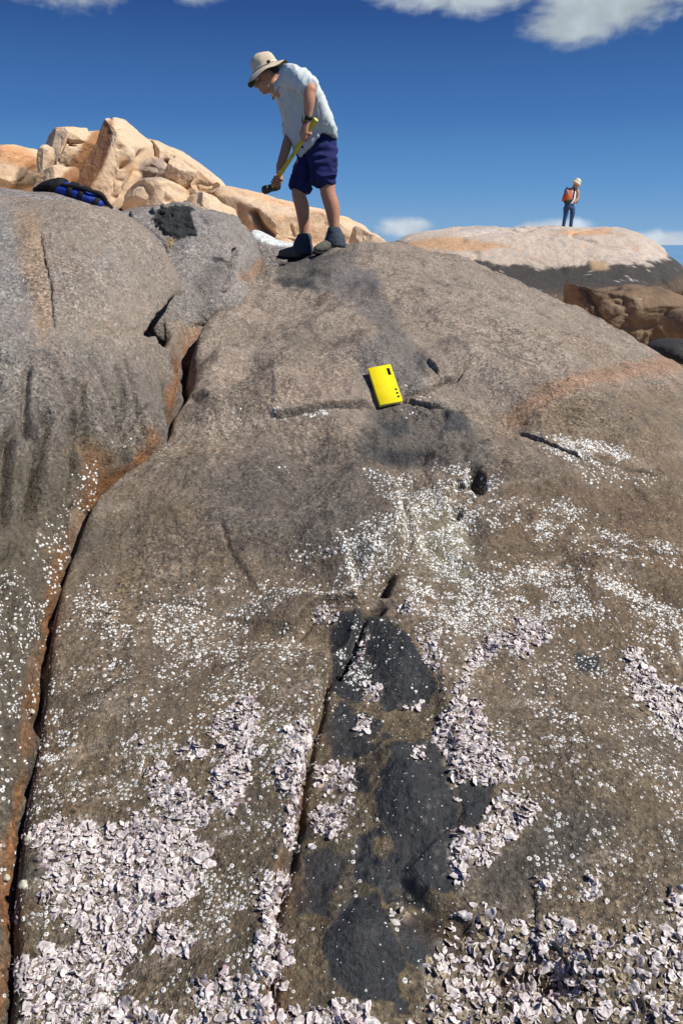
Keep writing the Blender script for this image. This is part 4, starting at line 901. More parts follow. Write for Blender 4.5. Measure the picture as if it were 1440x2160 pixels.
M_HAIR = plain_mat('hair_brown', (.035, .022, .014), .7, .3, 200, .6, 300, .3, 0, .003)
M_YELLOW = plain_mat('hammer_yellow', (.56, .44, .030), .45, .22, 25, .1, 80)
M_STEEL = plain_mat('hammer_steel', (.060, .055, .048), .55, .5, 40, .4, 120, .5, .5, .002)
M_EYE = plain_mat('eye_white', (.6, .58, .55), .3, .05)
def tdir(v): v = np.array(v, float); return v / np.linalg.norm(v)
def loft(pts, ra, rb=None, n=16, D=(0, 1, 0)):
    """closed tube through pts; ra = half width across, rb = half width along D"""
    pts = np.array(pts, float); m = len(pts); ra = np.array(ra, float); rb = ra if rb is None else np.array(rb, float)
    T = np.gradient(pts, axis=0); T /= np.linalg.norm(T, axis=1, keepdims=True); D = np.array(D, float)
    V = []
    th = np.linspace(0, 2 * PI, n, endpoint=False)
    for i in range(m):
        d = D - T[i] * D.dot(T[i])
        if np.linalg.norm(d) < .15: d = np.array([1., 0, 0]) - T[i] * T[i][0]
        d /= np.linalg.norm(d); s = np.cross(T[i], d)
        V.append(pts[i] + np.cos(th)[:, None] * s * ra[i] + np.sin(th)[:, None] * d * rb[i])
    V = np.concatenate(V); f = [tuple(q) for q in grid_faces(m, n, True)]
    a = len(V); V = np.vstack([V, pts[0] - T[0] * ra[0] * .35, pts[-1] + T[-1] * ra[-1] * .35])
    for k in range(n): f.append((k, a, (k + 1) % n)); f.append(((m - 1) * n + (k + 1) % n, a + 1, (m - 1) * n + k))
    return V, f
def tube(pts, r, n=14, sub=5, D=(0, 1, 0), rb=None):
    q = smooth_line(np.column_stack([pts, r, r if rb is None else rb]), sub); return loft(q[:, :3], q[:, 3], q[:, 4], n, D)
def ball(c, ax, rad, n=16, m=10):
    c = np.array(c); ax = [tdir(a) for a in ax]; V = []; f = []
    for i in range(m + 1):
        p = PI * i / m
        for k in range(n):
            t = 2 * PI * k / n; V.append(c + ax[0] * rad[0] * math.sin(p) * math.cos(t) + ax[1] * rad[1] * math.sin(p) * math.sin(t) + ax[2] * rad[2] * math.cos(p))
    return np.array(V), [tuple(q) for q in grid_faces(m + 1, n, True)]
def fuse(parts):
    V = []; Fc = []; b_ = 0
    for v, f in parts: V.append(v); Fc.extend([tuple(int(i) + b_ for i in q) for q in f]); b_ += len(v)
    return np.concatenate(V), Fc
def remesh(name, parts, vox, mat, it=4, dispfn=None, extra=None):
    v, f = fuse(parts); tmp = bpy.data.objects.new('tmp', np_mesh('tmp', v, f)); bpy.context.scene.collection.objects.link(tmp)
    r = tmp.modifiers.new('r', 'REMESH'); r.mode = 'VOXEL'; r.voxel_size = vox
    if it: s = tmp.modifiers.new('s', 'SMOOTH'); s.factor = .5; s.iterations = it
    dg = bpy.context.evaluated_depsgraph_get(); dg.update(); me = bpy.data.meshes.new_from_object(tmp.evaluated_get(dg)); bpy.data.objects.remove(tmp)
    n = len(me.vertices); co = np.empty(n * 3, np.float32); me.vertices.foreach_get('co', co); co = co.reshape(-1, 3).astype(float)
    no = np.empty(n * 3, np.float32); me.vertices.foreach_get('normal', no); no = no.reshape(-1, 3)
    nf = len(me.polygons); li = np.empty(len(me.loops), np.int32); me.loops.foreach_get('vertex_index', li); lt = np.empty(nf, np.int32); me.polygons.foreach_get('loop_total', lt)
    bpy.data.meshes.remove(me)
    if dispfn is not None: co = co + no * dispfn(co)[:, None]
    sp = np.split(li, np.cumsum(lt)[:-1]); fs = [tuple(int(i) for i in q) for q in sp]
    if extra:
        ev, ef = fuse(extra); fs += [tuple(i + len(co) for i in q) for q in ef]; co = np.concatenate([co, ev])
    return np_mesh(name, co, fs, mat, True)
def mesh_of(name, parts, mat, smooth=True):
    v, f = fuse(parts); return np_mesh(name, v, f, mat, smooth)
def box(c, ax, half):
    c = np.array(c); ax = [tdir(a) for a in ax]; V = [c + ax[0] * half[0] * i + ax[1] * half[1] * j + ax[2] * half[2] * k for i in (-1, 1) for j in (-1, 1) for k in (-1, 1)]
    return np.array(V), [(0, 1, 3, 2), (4, 6, 7, 5), (0, 4, 5, 1), (2, 3, 7, 6), (0, 2, 6, 4), (1, 5, 7, 3)]
def bevel_box(c, ax, half, r):
    """box with chamfered edges"""
    c = np.array(c); ax = [tdir(a) for a in ax]; V = []
    import itertools
    idx = {}
    for s in itertools.product((-1, 1), repeat=3):
        for k in range(3):
            h = [half[i] - (0 if i == k else r) for i in range(3)]; idx[s, k] = len(V); V.append(c + sum(ax[i] * h[i] * s[i] for i in range(3)))
    me = bpy.data.meshes.new('h'); import bmesh as _b
    bm = _b.new(); vs = [bm.verts.new(v) for v in V]; _b.ops.convex_hull(bm, input=vs); bm.verts.index_update()
    out = np.array([v.co[:] for v in bm.verts]); f = [tuple(v.index for v in q.verts) for q in bm.faces]; bm.free(); bpy.data.meshes.remove(me)
    return out, f

TERR = BVHTree.FromPolygons([tuple(v) for v in P_MAIN[::2, ::2].reshape(-1, 3)], [tuple(q) for q in grid_faces(*P_MAIN[::2, ::2].shape[:2])])
def ground_z(x, y):
    h = TERR.ray_cast(Vector((x, y, 6)), Vector((0, 0, -1))); return h[0].z if h[0] else 0
def on_rock(px, py):
    p = at(px, py, 1.0); o = Vector((0, 0, CZ)); d = (Vector(p) - o).normalized(); h = TERR.ray_cast(o, d)
    return h[0], h[1]

def grip(hc, h, e1, wrist, sgn=1, s=1.0):
    """a fist closed round a bar: hc point on the bar, h along it, e1 from the bar to the palm; returns lofts"""
    h = tdir(h); e1 = np.array(e1, float); e1 = tdir(e1 - h * e1.dot(h)); e2 = np.cross(h, e1) * sgn
    out = []; R = .026 * s
    palm = hc + e1 * .033 * s
    out.append(tube([wrist, wrist * .45 + palm * .55 + e1 * .004, palm + e2 * .004, palm + e2 * .028 - e1 * .006], np.array([.026, .034, .040, .036]) * s, rb=np.array([.019, .018, .016, .013]) * s, D=e1, n=12, sub=3))
    for k, (ln, off) in enumerate(((235, .034), (255, .012), (248, -.010), (215, -.031))):
        a0 = math.radians(28); a1 = math.radians(ln); pts = []; rr = []
        for j in range(7):
            a = a0 + (a1 - a0) * j / 6; pts.append(hc + h * off * s + (e1 * math.cos(a) + e2 * math.sin(a)) * (R + (.012 * s if j == 0 else .004 * s * (j in (2, 4))))); rr.append((.0102 - .0005 * j) * s)
        out.append(tube(pts, rr, n=8, sub=2))
    th = [palm - e2 * .022 + h * .012, palm - e2 * .036 + h * .035 - e1 * .012, hc - e2 * .030 + h * .058 + e1 * .012, hc - e2 * .012 + h * .075 + e1 * .024]
    out.append(tube(th, np.array([.014, .0125, .0115, .009]) * s, n=8, sub=3))
    return out

# ------------------------------------------------------------------ the man with the sledgehammer
YM = 7.0
def A(px, py, dy=0.0): return at(px, py, YM + dy)
U = 0.0041                      # metres per photograph pixel at his distance
fz = ground_z(A(630, 540, .08)[0], YM + .08); DZ = fz - A(630, 541, .08)[2]
print('man foot shift', DZ, 'near', ground_z(A(690, 528, -.1)[0], YM - .1) - A(690, 528, -.1)[2])
DZ = max(min(DZ, .12), -.12)
def A(px, py, dy=0.0): p = at(px, py, YM + dy); p[2] += DZ; return p
man = empty('person', A(660, 540), 'man in pale shirt, navy shorts and tan sun hat bending forward on the rock crest', 'person')
# head frame: face towards the left of the picture and down
hcen = A(561, 150, 0); tl = math.radians(24); fwd = np.array([-math.cos(tl), -.10, -math.sin(tl)]); fwd = tdir(fwd); up = tdir(np.array([-math.sin(tl), 0, math.cos(tl)])); sid = np.cross(fwd, up)
def H(f, u, r=0): return hcen + fwd * f + up * u + sid * r
axs = (fwd, sid, up)
handle_lo = A(571, 390, -.14); handle_hi = A(666, 244, -.36); hdir = tdir(handle_hi - handle_lo); HL = np.linalg.norm(handle_hi - handle_lo)
def on_handle(px):
    t = (px - 571) / 95.0; return handle_lo + hdir * HL * t
g1 = on_handle(645.5); g2 = on_handle(583)
w1 = A(649, 246, -.345); w2 = A(588, 346, -.06)
body = [ball(H(-.012, .012), axs, (.098, .077, .108)), ball(H(.028, -.060), axs, (.064, .056, .068)), ball(H(.066, -.104), axs, (.024, .026, .020)), ball(H(.080, -.073), axs, (.022, .026, .012)), ball(H(.083, -.083), axs, (.018, .022, .010)),
        tube([H(.086, .012), H(.104, -.022), H(.112, -.040), H(.096, -.050)], [.011, .013, .016, .010], n=8, sub=3), ball(H(.080, .022), axs, (.020, .055, .014)), ball(H(.055, -.045, .042), axs, (.03, .018, .022)), ball(H(.055, -.045, -.042), axs, (.03, .018, .022)),
        ball(H(-.012, -.018, .078), axs, (.026, .010, .034)), ball(H(-.012, -.018, -.078), axs, (.026, .010, .034)),
        tube([H(-.02, -.03), A(578, 172), A(592, 182), A(604, 186)], [.060, .058, .066, .08], n=14),
        # torso, hidden by the clothes
        tube([A(604, 180), A(622, 192), A(648, 240), A(670, 275), A(674, 296)], [.08, .09, .09, .10, .10], n=16, rb=[.10, .10, .09, .09, .09]),
        tube([A(606, 156, -.12), A(628, 158, -.22), A(654, 176, -.34), A(653, 186, -.355), A(652, 205, -.36), A(650, 228, -.35), w1], np.array([.055, .052, .043, .044, .046, .036, .0275]), n=14, rb=[.055, .052, .043, .043, .043, .034, .024]),
        tube([A(598, 176, .12), A(608, 222, .20), A(612, 270, .19), A(607, 290, .15), A(599, 318, .05), w2], np.array([.05, .047, .042, .043, .040, .0275]), n=14),
        # legs
        tube([A(680, 300, -.09), A(686, 350, -.10), A(690, 388, -.11), A(692, 402, -.11), A(699, 425, -.10), A(703, 452, -.09), A(705, 482, -.09), A(706, 505, -.09)], [.095, .085, .066, .063, .064, .053, .039, .042], n=16),
        tube([A(655, 305, .09), A(640, 352, .06), A(631, 392, .05), A(631, 408, .05), A(637, 430, .06), A(640, 458, .07), A(641, 488, .08), A(641, 512, .08)], [.09, .080, .064, .060, .061, .051, .039, .042], n=16)]
hands = grip(g1, hdir, (-.35, -.9, .25), w1, 1) + grip(g2, hdir, (.25, .75, -.5), w2, -1)
part('body', remesh('body', body, .007, M_SKIN, 5, extra=hands), man)
for r_ in (.03, -.03):
    part('eye', mesh_of('eye', [ball(H(.078, .002, r_), axs, (.013, .014, .011), 10, 8)], M_EYE), man)
part('hair', remesh('hair', [ball(H(-.034, .030), axs, (.090, .081, .090)), ball(H(-.066, -.005), axs, (.044, .060, .048))], .007, M_HAIR, 3, lambda c: .004 * gnoise(c[:, 0] * 60, c[:, 1] * 60, c[:, 2] * 60, 3)), man)
# hat: soft crown, wide drooping brim with a dark lining, band with a toggle
def ring(c, u, f, s, ru, rf, rs, n=40, wob=0.0, ph=0.0):
    th = np.linspace(0, 2 * PI, n, endpoint=False)
    return c + np.outer(np.cos(th) * rf, f) + np.outer(np.sin(th) * rs, s) + np.outer(ru * np.ones(n) + wob * np.cos(2 * th + ph), u)
n_ = 40; rings = [(.040, .104, .088), (.062, .106, .090), (.095, .103, .088), (.125, .094, .080), (.146, .074, .062), (.154, .045, .038), (.156, .01, .01)]
hv = np.concatenate([ring(H(-.015, 0), up, fwd, sid, a, b_, c_) for a, b_, c_ in rings]); hf = [tuple(q) for q in grid_faces(len(rings), n_, True)]
hv = hv + .006 * np.stack([gnoise(hv[:, 0] * 18, hv[:, 1] * 18, hv[:, 2] * 18, k) for k in range(3)], -1)
hat = part('hat', np_mesh('hat', hv, hf, M_HAT), man)
th = np.linspace(0, 2 * PI, n_, endpoint=False)
def brim(dz):
    out = []
    for q in np.linspace(0, 1, 6):
        rf = .104 + q * .078; rs = .088 + q * .068
        dr = -.030 * q ** 1.5 - .034 * q ** 2 * np.clip(np.cos(th), 0, 1) ** 1.2 + .010 * q * np.cos(2 * th) + .006 * q * np.cos(5 * th + 1)
        out.append(H(-.015, .044 + dz) + np.outer(np.cos(th) * rf, fwd) + np.outer(np.sin(th) * rs, sid) + np.outer(dr, up))
    return np.concatenate(out)
bt = part('brim', np_mesh('brim', brim(0), [tuple(q) for q in grid_faces(6, n_, True)], M_HAT), man); bt.parent = hat; bt.matrix_parent_inverse = Matrix.Identity(4)
bl = part('brim_lining', np_mesh('brim_lining', brim(-.005), [tuple(q) for q in grid_faces(6, n_, True)], M_LINING), man); bl.parent = hat; bl.matrix_parent_inverse = Matrix.Identity(4)
hb = np.concatenate([ring(H(-.015, 0), up, fwd, sid, a, b_, c_) for a, b_, c_ in ((.050, .108, .092), (.052, .111, .095), (.062, .111, .095), (.064, .108, .092))])
bd = part('hat_band', np_mesh('hat_band', hb, [tuple(q) for q in grid_faces(4, n_, True)], plain_mat('band', (.62, .56, .46), .9)), man); bd.parent = hat; bd.matrix_parent_inverse = Matrix.Identity(4)
tg = part('toggle', mesh_of('toggle', [ball(H(-.050, .060, -.090), axs, (.016, .010, .012), 8, 6), ball(H(-.045, .055, .090), axs, (.016, .010, .012), 8, 6)], M_BLACK), man); tg.parent = hat; tg.matrix_parent_inverse = Matrix.Identity(4)
# shirt
def trings(rows, n=36):
    th = np.linspace(0, 2 * PI, n, endpoint=False); V = []
    for (fx, fy, bx, by, b_, dy) in rows:
        Fp = A(fx, fy, dy); Bp = A(bx, by, dy); cc = (Fp + Bp) / 2; hx = (Bp - Fp) / 2
        cs = np.sign(np.cos(th)) * np.abs(np.cos(th)) ** .85; sn = np.sign(np.sin(th)) * np.abs(np.sin(th)) ** .85
        V.append(cc + np.outer(cs, hx) + np.outer(sn * b_, (0, -1, 0)) + np.outer(cs * min(np.linalg.norm(hx), .2) * .8, (0, -1, 0)))
    return V
sv = trings([(571, 180, 596, 160, .06, 0), (577, 194, 614, 142, .11, 0), (583, 206, 644, 143, .175, 0), (588, 222, 668, 168, .18, 0), (594, 240, 685, 205, .165, 0), (599, 258, 698, 238, .16, 0), (606, 279, 707, 264, .16, 0)])
hem = [(0, 712, 284), (40, 704, 277), (85, 684, 266), (120, 664, 288), (150, 648, 308), (180, 632, 326), (215, 615, 304), (270, 640, 280), (320, 690, 284), (360, 712, 284)]
th36 = np.linspace(0, 360, 36, endpoint=False); hx_ = np.interp(th36, [q[0] for q in hem], [q[1] for q in hem]); hy_ = np.interp(th36, [q[0] for q in hem], [q[2] for q in hem])
sv.append(np.array([A(a, b_, -.175 * math.sin(math.radians(t)) - .05 * math.cos(math.radians(t)) - .03 - .075 * math.exp(-((t - 145) / 42) ** 2)) for a, b_, t in zip(hx_, hy_, th36)]))
V = np.concatenate(sv); f = [tuple(q) for q in grid_faces(len(sv), 36, True)]; a0 = len(V); V = np.vstack([V, sv[0].mean(0), sv[-1].mean(0) + np.array([0, 0, .05])])
for k in range(36): f.append((k, a0, (k + 1) % 36)); f.append(((len(sv) - 1) * 36 + (k + 1) % 36, a0 + 1, (len(sv) - 1) * 36 + k))
def shirt_folds(c):
    x, y, z_ = c.T
    fo = 1 - np.abs(fbm(x * 4 + z_ * 2.5, y * 5, z_ * 3.2 - x * 2, 3, .5, 33)) * 3.2
    d = .006 * np.clip(fo, -.8, 1) + .004 * fbm(x * 7, y * 7, z_ * 7, 3, .5, 35)
    g2 = 1 - np.abs(gnoise((x + .55 * z_) * 9, y * 3, (z_ - .55 * x) * 2.5, 36)) * 4; d += .008 * np.clip(g2, -.3, 1); d += .006 * np.clip(1 - np.abs(gnoise((x - .3 * z_) * 16, y * 5, (z_ + .3 * x) * 5, 38)) * 4, -.2, 1)
    px, py = proj(x, y, z_ - DZ)
    d += np.where(y < YM, .013 * poly_mask(px, py, [(590, 200), (606, 205), (614, 232), (598, 232)], 2), 0)      # chest pocket
    d += .008 * np.exp(-((py - 268 - .0 * px) / 200) ** 2) * 0
    return d
sleeve1 = tube([A(606, 153, -.10), A(626, 157, -.20), A(642, 166, -.27), A(650, 174, -.315)], np.array([.085, .088, .080, .074]), n=20, rb=[.085, .088, .078, .072])
cuff1 = tube([A(642, 166, -.27), A(652, 178, -.33)], [.082, .076], n=20, sub=3)
sleeve2 = tube([A(597, 172, .10), A(606, 212, .19), A(612, 252, .20), A(611, 276, .17)], [.080, .080, .066, .058], n=20)
shirt = part('shirt', remesh('shirt', [(V, f), sleeve1, cuff1, sleeve2], .007, M_SHIRT, 3, shirt_folds), man)
cv = []
for (fx, fy, bx, by, b_, k) in ((574, 188, 606, 152, .085, 0), (570, 180, 600, 148, .088, 0), (566, 180, 604, 150, .100, 0), (572, 198, 612, 156, .108, 0)): cv.append(trings([(fx, fy, bx, by, b_, 0)])[0])
co_ = part('collar', np_mesh('collar', np.concatenate(cv), [tuple(q) for q in grid_faces(4, 36, True)], M_SHIRT), man); co_.parent = shirt; co_.matrix_parent_inverse = Matrix.Identity(4)
# shorts with a cargo pocket, gaiters, boots
def shorts_folds(c):
    x, y, z_ = c.T; px, py = proj(x, y, z_ - DZ)
    d = .014 * fbm(x * 6, y * 6, z_ * 9, 3, .5, 37) + .011 * (1 - np.abs(fbm(x * 5, y * 5, z_ * 11, 2, .5, 39)) * 4)
    d += np.where(y < YM - .05, .014 * poly_mask(px, py, [(664, 332), (706, 322), (706, 362), (668, 368)], 1.5) + .007 * poly_mask(px, py, [(662, 322), (706, 312), (706, 332), (664, 340)], 1.2), 0)
    return d
shorts = [tube([A(684, 264), A(676, 285), A(670, 305), A(668, 322)], [.10, .135, .145, .11], n=24, rb=[.14, .165, .17, .13]),
          tube([A(676, 295, -.08), A(680, 320, -.09), A(681, 350, -.10), A(679, 381, -.105)], [.125, .118, .108, .104], n=22, rb=[.12, .115, .11, .105]),
          tube([A(662, 300, .08), A(652, 325, .08), A(640, 360, .06), A(633, 393, .05)], [.115, .105, .096, .092], n=22, rb=[.12, .115, .11, .105])]
part('shorts', remesh('shorts', shorts, .009, M_SHORTS, 3, shorts_folds), man)
def gfold(c): return .009 * fbm(c[:, 0] * 9, c[:, 1] * 9, c[:, 2] * 14, 3, .5, 41)
part('gaiter', remesh('gaiter', [tube([A(705, 472, -.09), A(705, 482, -.09), A(706, 500, -.09), A(706, 514, -.095)], [.050, .068, .090, .094], n=18, rb=[.05, .068, .085, .085])], .008, M_GAITER, 2, gfold), man)
part('gaiter', remesh('gaiter', [tube([A(641, 486, .08), A(641, 496, .08), A(639, 514, .08), A(638, 529, .075)], [.052, .068, .090, .096], n=18, rb=[.052, .068, .085, .085])], .008, M_GAITER, 2, gfold), man)
def boot(heel, toe, nm):
    heel = np.array(heel); toe = np.array(toe); d = toe - heel; L = np.linalg.norm(d); d /= L; s = tdir(np.cross(d, (0, 0, 1))); u = np.cross(s, d)
    up_ = [tube([heel + u * .055, heel + d * L * .18 + u * .062, heel + d * L * .45 + u * .056, heel + d * L * .75 + u * .044, heel + d * L * .94 + u * .036], [.054, .060, .058, .054, .036], n=16, rb=[.055, .062, .056, .046, .034], D=u),
           tube([heel + d * L * .12 + u * .06, heel + d * L * .2 + u * .14], [.052, .055], n=16, sub=3)]
    b_ = part('boot', remesh('boot', up_, .007, M_BOOT, 3, lambda c: .003 * fbm(c[:, 0] * 30, c[:, 1] * 30, c[:, 2] * 30, 2, .5, 4)), man)
    so = tube([heel + u * .012 - d * .02, heel + d * L * .2 + u * .012, heel + d * L * .5 + u * .014, heel + d * L * .8 + u * .012, heel + d * L + u * .022], [.052, .056, .052, .058, .042], n=16, rb=[.015, .015, .012, .014, .014], D=u)
    q = part('sole', mesh_of('sole', [so], M_SOLE), man); q.parent = b_; q.matrix_parent_inverse = Matrix.Identity(4)
    la = [tube([heel + d * L * t + s * .03 + u * .09 - u * (t - .3) * .09, heel + d * L * t + u * .108 - u * (t - .3) * .1, heel + d * L * t - s * .03 + u * .09 - u * (t - .3) * .09], [.004] * 3, n=6, sub=3) for t in (.36, .44, .52)]
    q = part('laces', mesh_of('laces', la, plain_mat('lace', (.2, .19, .16), .8)), man); q.parent = b_; q.matrix_parent_inverse = Matrix.Identity(4)
boot(A(652, 540, .09), A(585, 540, .05), 'far'); boot(A(717, 524, -.08), A(662, 531, -.16), 'near')
# watch on the near wrist
wc = A(649.5, 240, -.35); wd = tdir(w1 - A(652, 205, -.36))
wa = part('watch', mesh_of('watch', [loft([wc - wd * .013, wc - wd * .010, wc + wd * .010, wc + wd * .013], [.031, .036, .036, .031], [.028, .033, .033, .028], 18)], M_BLACK), man)
q = part('watch_face', mesh_of('watch_face', [bevel_box(wc + np.array([-.037, -.016, -.010]), (wd, np.cross(wd, (0, 1, 0)), (0, 1, 0)), (.032, .010, .026), .006)], plain_mat('watch_grey', (.08, .09, .085), .4, .2)), man); q.parent = wa; q.matrix_parent_inverse = Matrix.Identity(4)
# sledgehammer
ham = empty('sledgehammer', handle_lo, 'yellow-handled sledgehammer with dark steel head held by the bending man', 'hammer')
hp = [handle_lo - hdir * .02, handle_lo + hdir * HL * .15, handle_lo + hdir * HL * .6, handle_lo + hdir * HL * .93, handle_lo + hdir * HL * .975, handle_lo + hdir * HL]
part('handle', mesh_of('handle', [tube(hp, [.0165, .0165, .017, .0185, .021, .0205], n=18, sub=3)], M_YELLOW), ham)
part('handle_end', mesh_of('handle_end', [loft([handle_hi - hdir * .004, handle_hi + hdir * .004], [.0212, .0205], n=18)], plain_mat('handle_end_yellow', (.72, .66, .16), .5, .15, 60)), ham)
hl = A(555, 394, -.20); hr = A(588, 384, -.05); hd = tdir(hr - hl); mid = (hl + hr) / 2; hl_ = .092
part('hammer_head', mesh_of('hammer_head', [loft([mid - hd * hl_, mid - hd * (hl_ - .010), mid - hd * .045, mid - hd * .036, mid + hd * .036, mid + hd * .045, mid + hd * (hl_ - .01), mid + hd * hl_], [.027, .033, .034, .030, .030, .034, .033, .027], n=20)], M_STEEL), ham)

# ------------------------------------------------------------------ yellow field notebook on the ledge
M_NB = plain_mat('notebook_yellow', (.80, .64, .012), .8, .05, 30, .15, 90, spec=.15); M_PAPER = plain_mat('paper_edges', (.62, .60, .54), .9, .15, 300); M_PRINT = plain_mat('print_black', (.012, .012, .012), .9, spec=.1)
pc, _ = on_rock(808, 818); nb0 = np.array(pc)
yb_ = on_rock(822, 851)[0][1]; YN = yb_ - .022 + .014
c4 = [at(778, 776, YN + .120), at(826, 768, YN + .142), at(846, 846, YN - .013), at(799, 856, YN - .035)]
u_ = tdir((c4[1] - c4[0]) + (c4[2] - c4[3])); v_ = (c4[0] - c4[3]) + (c4[1] - c4[2]); v_ = tdir(v_ - u_ * u_.dot(v_)); nn = np.cross(u_, v_)
if nn[1] > 0: nn = -nn
cc = sum(c4) / 4; wN = (np.linalg.norm(c4[1] - c4[0]) + np.linalg.norm(c4[2] - c4[3])) / 4; hN = (np.linalg.norm(c4[0] - c4[3]) + np.linalg.norm(c4[1] - c4[2])) / 4
nb = empty('notebook', cc, 'closed bright yellow field notebook leaning on the rock ledge', 'notebook')
part('front_cover', mesh_of('front_cover', [bevel_box(cc, (u_, v_, nn), (wN, hN, .0018), .0009)], M_NB, False), nb)
part('pages', mesh_of('pages', [box(cc - nn * .0068 + u_ * .001, (u_, v_, nn), (wN - .003, hN - .0025, .0048))], M_PAPER, False), nb)
part('back_cover', mesh_of('back_cover', [bevel_box(cc - nn * .0134 - u_ * .001, (u_, v_, nn), (wN + .0005, hN, .0018), .0009)], M_NB, False), nb)
def mark(nm, a, b_, ha, hb_): part(nm, mesh_of(nm, [box(cc + u_ * a * wN + v_ * b_ * hN + nn * .002, (u_, v_, nn), (ha, hb_, .0006))], M_PRINT, False), nb)
mark('title_bar', .66, .62, .0075, .0205)
for k in range(3): mark('printed_square', .76, -.36 - .19 * k, 0.0056, .0052)

# ------------------------------------------------------------------ blue bag lying on the grey boulder
M_BLUE = plain_mat('bag_blue', (.010, .034, .29), .55, .2, 20, .5, 40, .3, 0, .01); M_STRAP = plain_mat('bag_black', (.010, .010, .012), .7, .2, 40, .4, 60, .2, 0, .006)
YB = 5.0
def Bp(px, py, dy=0.0): return at(px, py, YB + dy)
bag = empty('bag', Bp(160, 420), 'blue bag with black straps and flap lying on the grey boulder', 'bag')
bf = lambda c: .012 * fbm(c[:, 0] * 10, c[:, 1] * 10, c[:, 2] * 10, 3, .5, 51)
spine = [Bp(112, 402, .02), Bp(135, 402), Bp(165, 408), Bp(195, 420), Bp(218, 434), Bp(226, 442)]
part('bag_body', remesh('bag_body', [tube(spine, [.032, .044, .050, .046, .038, .018], n=18, rb=[.06, .09, .10, .10, .08, .03])], .008, M_BLUE, 2, bf), bag)
part('flap', remesh('flap', [tube([Bp(76, 404), Bp(100, 395), Bp(122, 388), Bp(128, 377)], [.020, .034, .034, .012], n=14, rb=[.04, .08, .08, .03]), tube([Bp(110, 402), Bp(128, 396), Bp(140, 396)], [.05, .055, .05], n=14, rb=[.08, .09, .08])], .008, M_STRAP, 2, bf), bag)
sp = smooth_line(np.array(spine), 8)
for t in (.36, .52, .74, .9):
    i_ = int(t * (len(sp) - 1)); a_ = sp[i_]; d_ = tdir(sp[i_ + 1] - a_); rr_ = np.interp(t, [0, .2, .4, .6, .8, 1], [.032, .044, .050, .046, .038, .018]); rd = np.interp(t, [0, .2, .4, .6, .8, 1], [.06, .09, .10, .10, .08, .03])
    w_ = .016 if t < .85 else .022
    part('strap', mesh_of('strap', [loft([a_ - d_ * w_, a_ - d_ * w_ * .8, a_ + d_ * w_ * .8, a_ + d_ * w_], [rr_ + .004, rr_ + .010, rr_ + .010, rr_ + .002], [rd + .004, rd + .010, rd + .010, rd + .002], 20)], M_STRAP), bag)
part('strap', mesh_of('strap', [tube([Bp(130, 390, -.08), Bp(160, 394, -.09), Bp(190, 402, -.09), Bp(215, 412, -.06), Bp(228, 434, -.04)], [.010, .013, .012, .016, .012], n=10)], M_STRAP), bag)

# ------------------------------------------------------------------ the hiker on the outcrop
obv = bpy.data.objects['outcrop'].data; OUTB = BVHTree.FromPolygons([v.co[:] for v in obv.vertices], [tuple(p.vertices) for p in obv.polygons])
_c = []
for y_ in np.linspace(22, 33, 90):
    h_ = OUTB.ray_cast(Vector((at(1195, 473, y_)[0], y_, 10)), Vector((0, 0, -1)))
    if h_[0]: _c.append(((h_[0].z - CZ) / y_, y_))
YH = max(_c)[1] + .12
hx = at(1195, 473, YH)[0]; hh = OUTB.ray_cast(Vector((hx, YH, 10)), Vector((0, 0, -1))); HZ = (hh[0].z if hh[0] else at(1195, 473, YH)[2]) - at(1195, 473, YH)[2]
print('hiker', YH, HZ)
def Hk(px, py, dy=0.0): p = at(px, py, YH + dy); p[2] += HZ; return p
hk = empty('person', Hk(1195, 473), 'small figure in white top, dark jeans and cream hat standing on the far outcrop', 'person')
sk = [ball(Hk(1216, 383), ((1, 0, 0), (0, 1, 0), (0, 0, 1)), (.10, .10, .12)), tube([Hk(1213, 384), Hk(1208, 394)], [.06, .07], n=10), tube([Hk(1205, 395), Hk(1204, 415), Hk(1200, 430)], [.13, .15, .14], n=14, rb=[.1, .12, .11]),
      tube([Hk(1213, 394, 0), Hk(1218, 400, -.02), Hk(1217.5, 412, -.04), Hk(1213, 421, -.1)], [.06, .058, .048, .036], n=10), tube([Hk(1196, 395, .05), Hk(1192, 405, .12), Hk(1196, 418, .2), Hk(1206, 421, .1)], [.055, .05, .042, .036], n=10), ball(Hk(1212, 422, -.1), ((1, 0, 0), (0, 1, 0), (0, 0, 1)), (.05, .04, .05))]
part('body', remesh('body', sk, .014, M_SKIN2, 2), hk)
part('hat', remesh('hat', [ball(Hk(1217.5, 378.5), ((1, 0, -.5), (0, 1, 0), (.5, 0, 1)), (.125, .125, .12)), ball(Hk(1215, 381.5), ((1, 0, -.62), (0, 1, 0), (.62, 0, 1)), (.20, .19, .035))], .013, plain_mat('hat_cream', (.66, .62, .46), .9), 1), hk)
part('top', remesh('top', [tube([Hk(1206, 394), Hk(1205, 400), Hk(1204, 412), Hk(1201, 425)], [.10, .155, .155, .145], n=16, rb=[.09, .13, .13, .13])], .014, plain_mat('top_white', (.72, .70, .70), .85), 2), hk)
part('trousers', remesh('trousers', [tube([Hk(1201, 422), Hk(1199, 434)], [.155, .17], n=16, sub=3, rb=[.13, .14]), tube([Hk(1193, 432), Hk(1193, 445), Hk(1190.5, 458), Hk(1187.5, 474)], [.095, .085, .065, .062], n=14), tube([Hk(1207, 432), Hk(1207, 445), Hk(1205, 458), Hk(1203, 474)], [.095, .085, .065, .062], n=14)], .014, plain_mat('denim', (.045, .085, .17), .85, .25, 8), 2), hk)
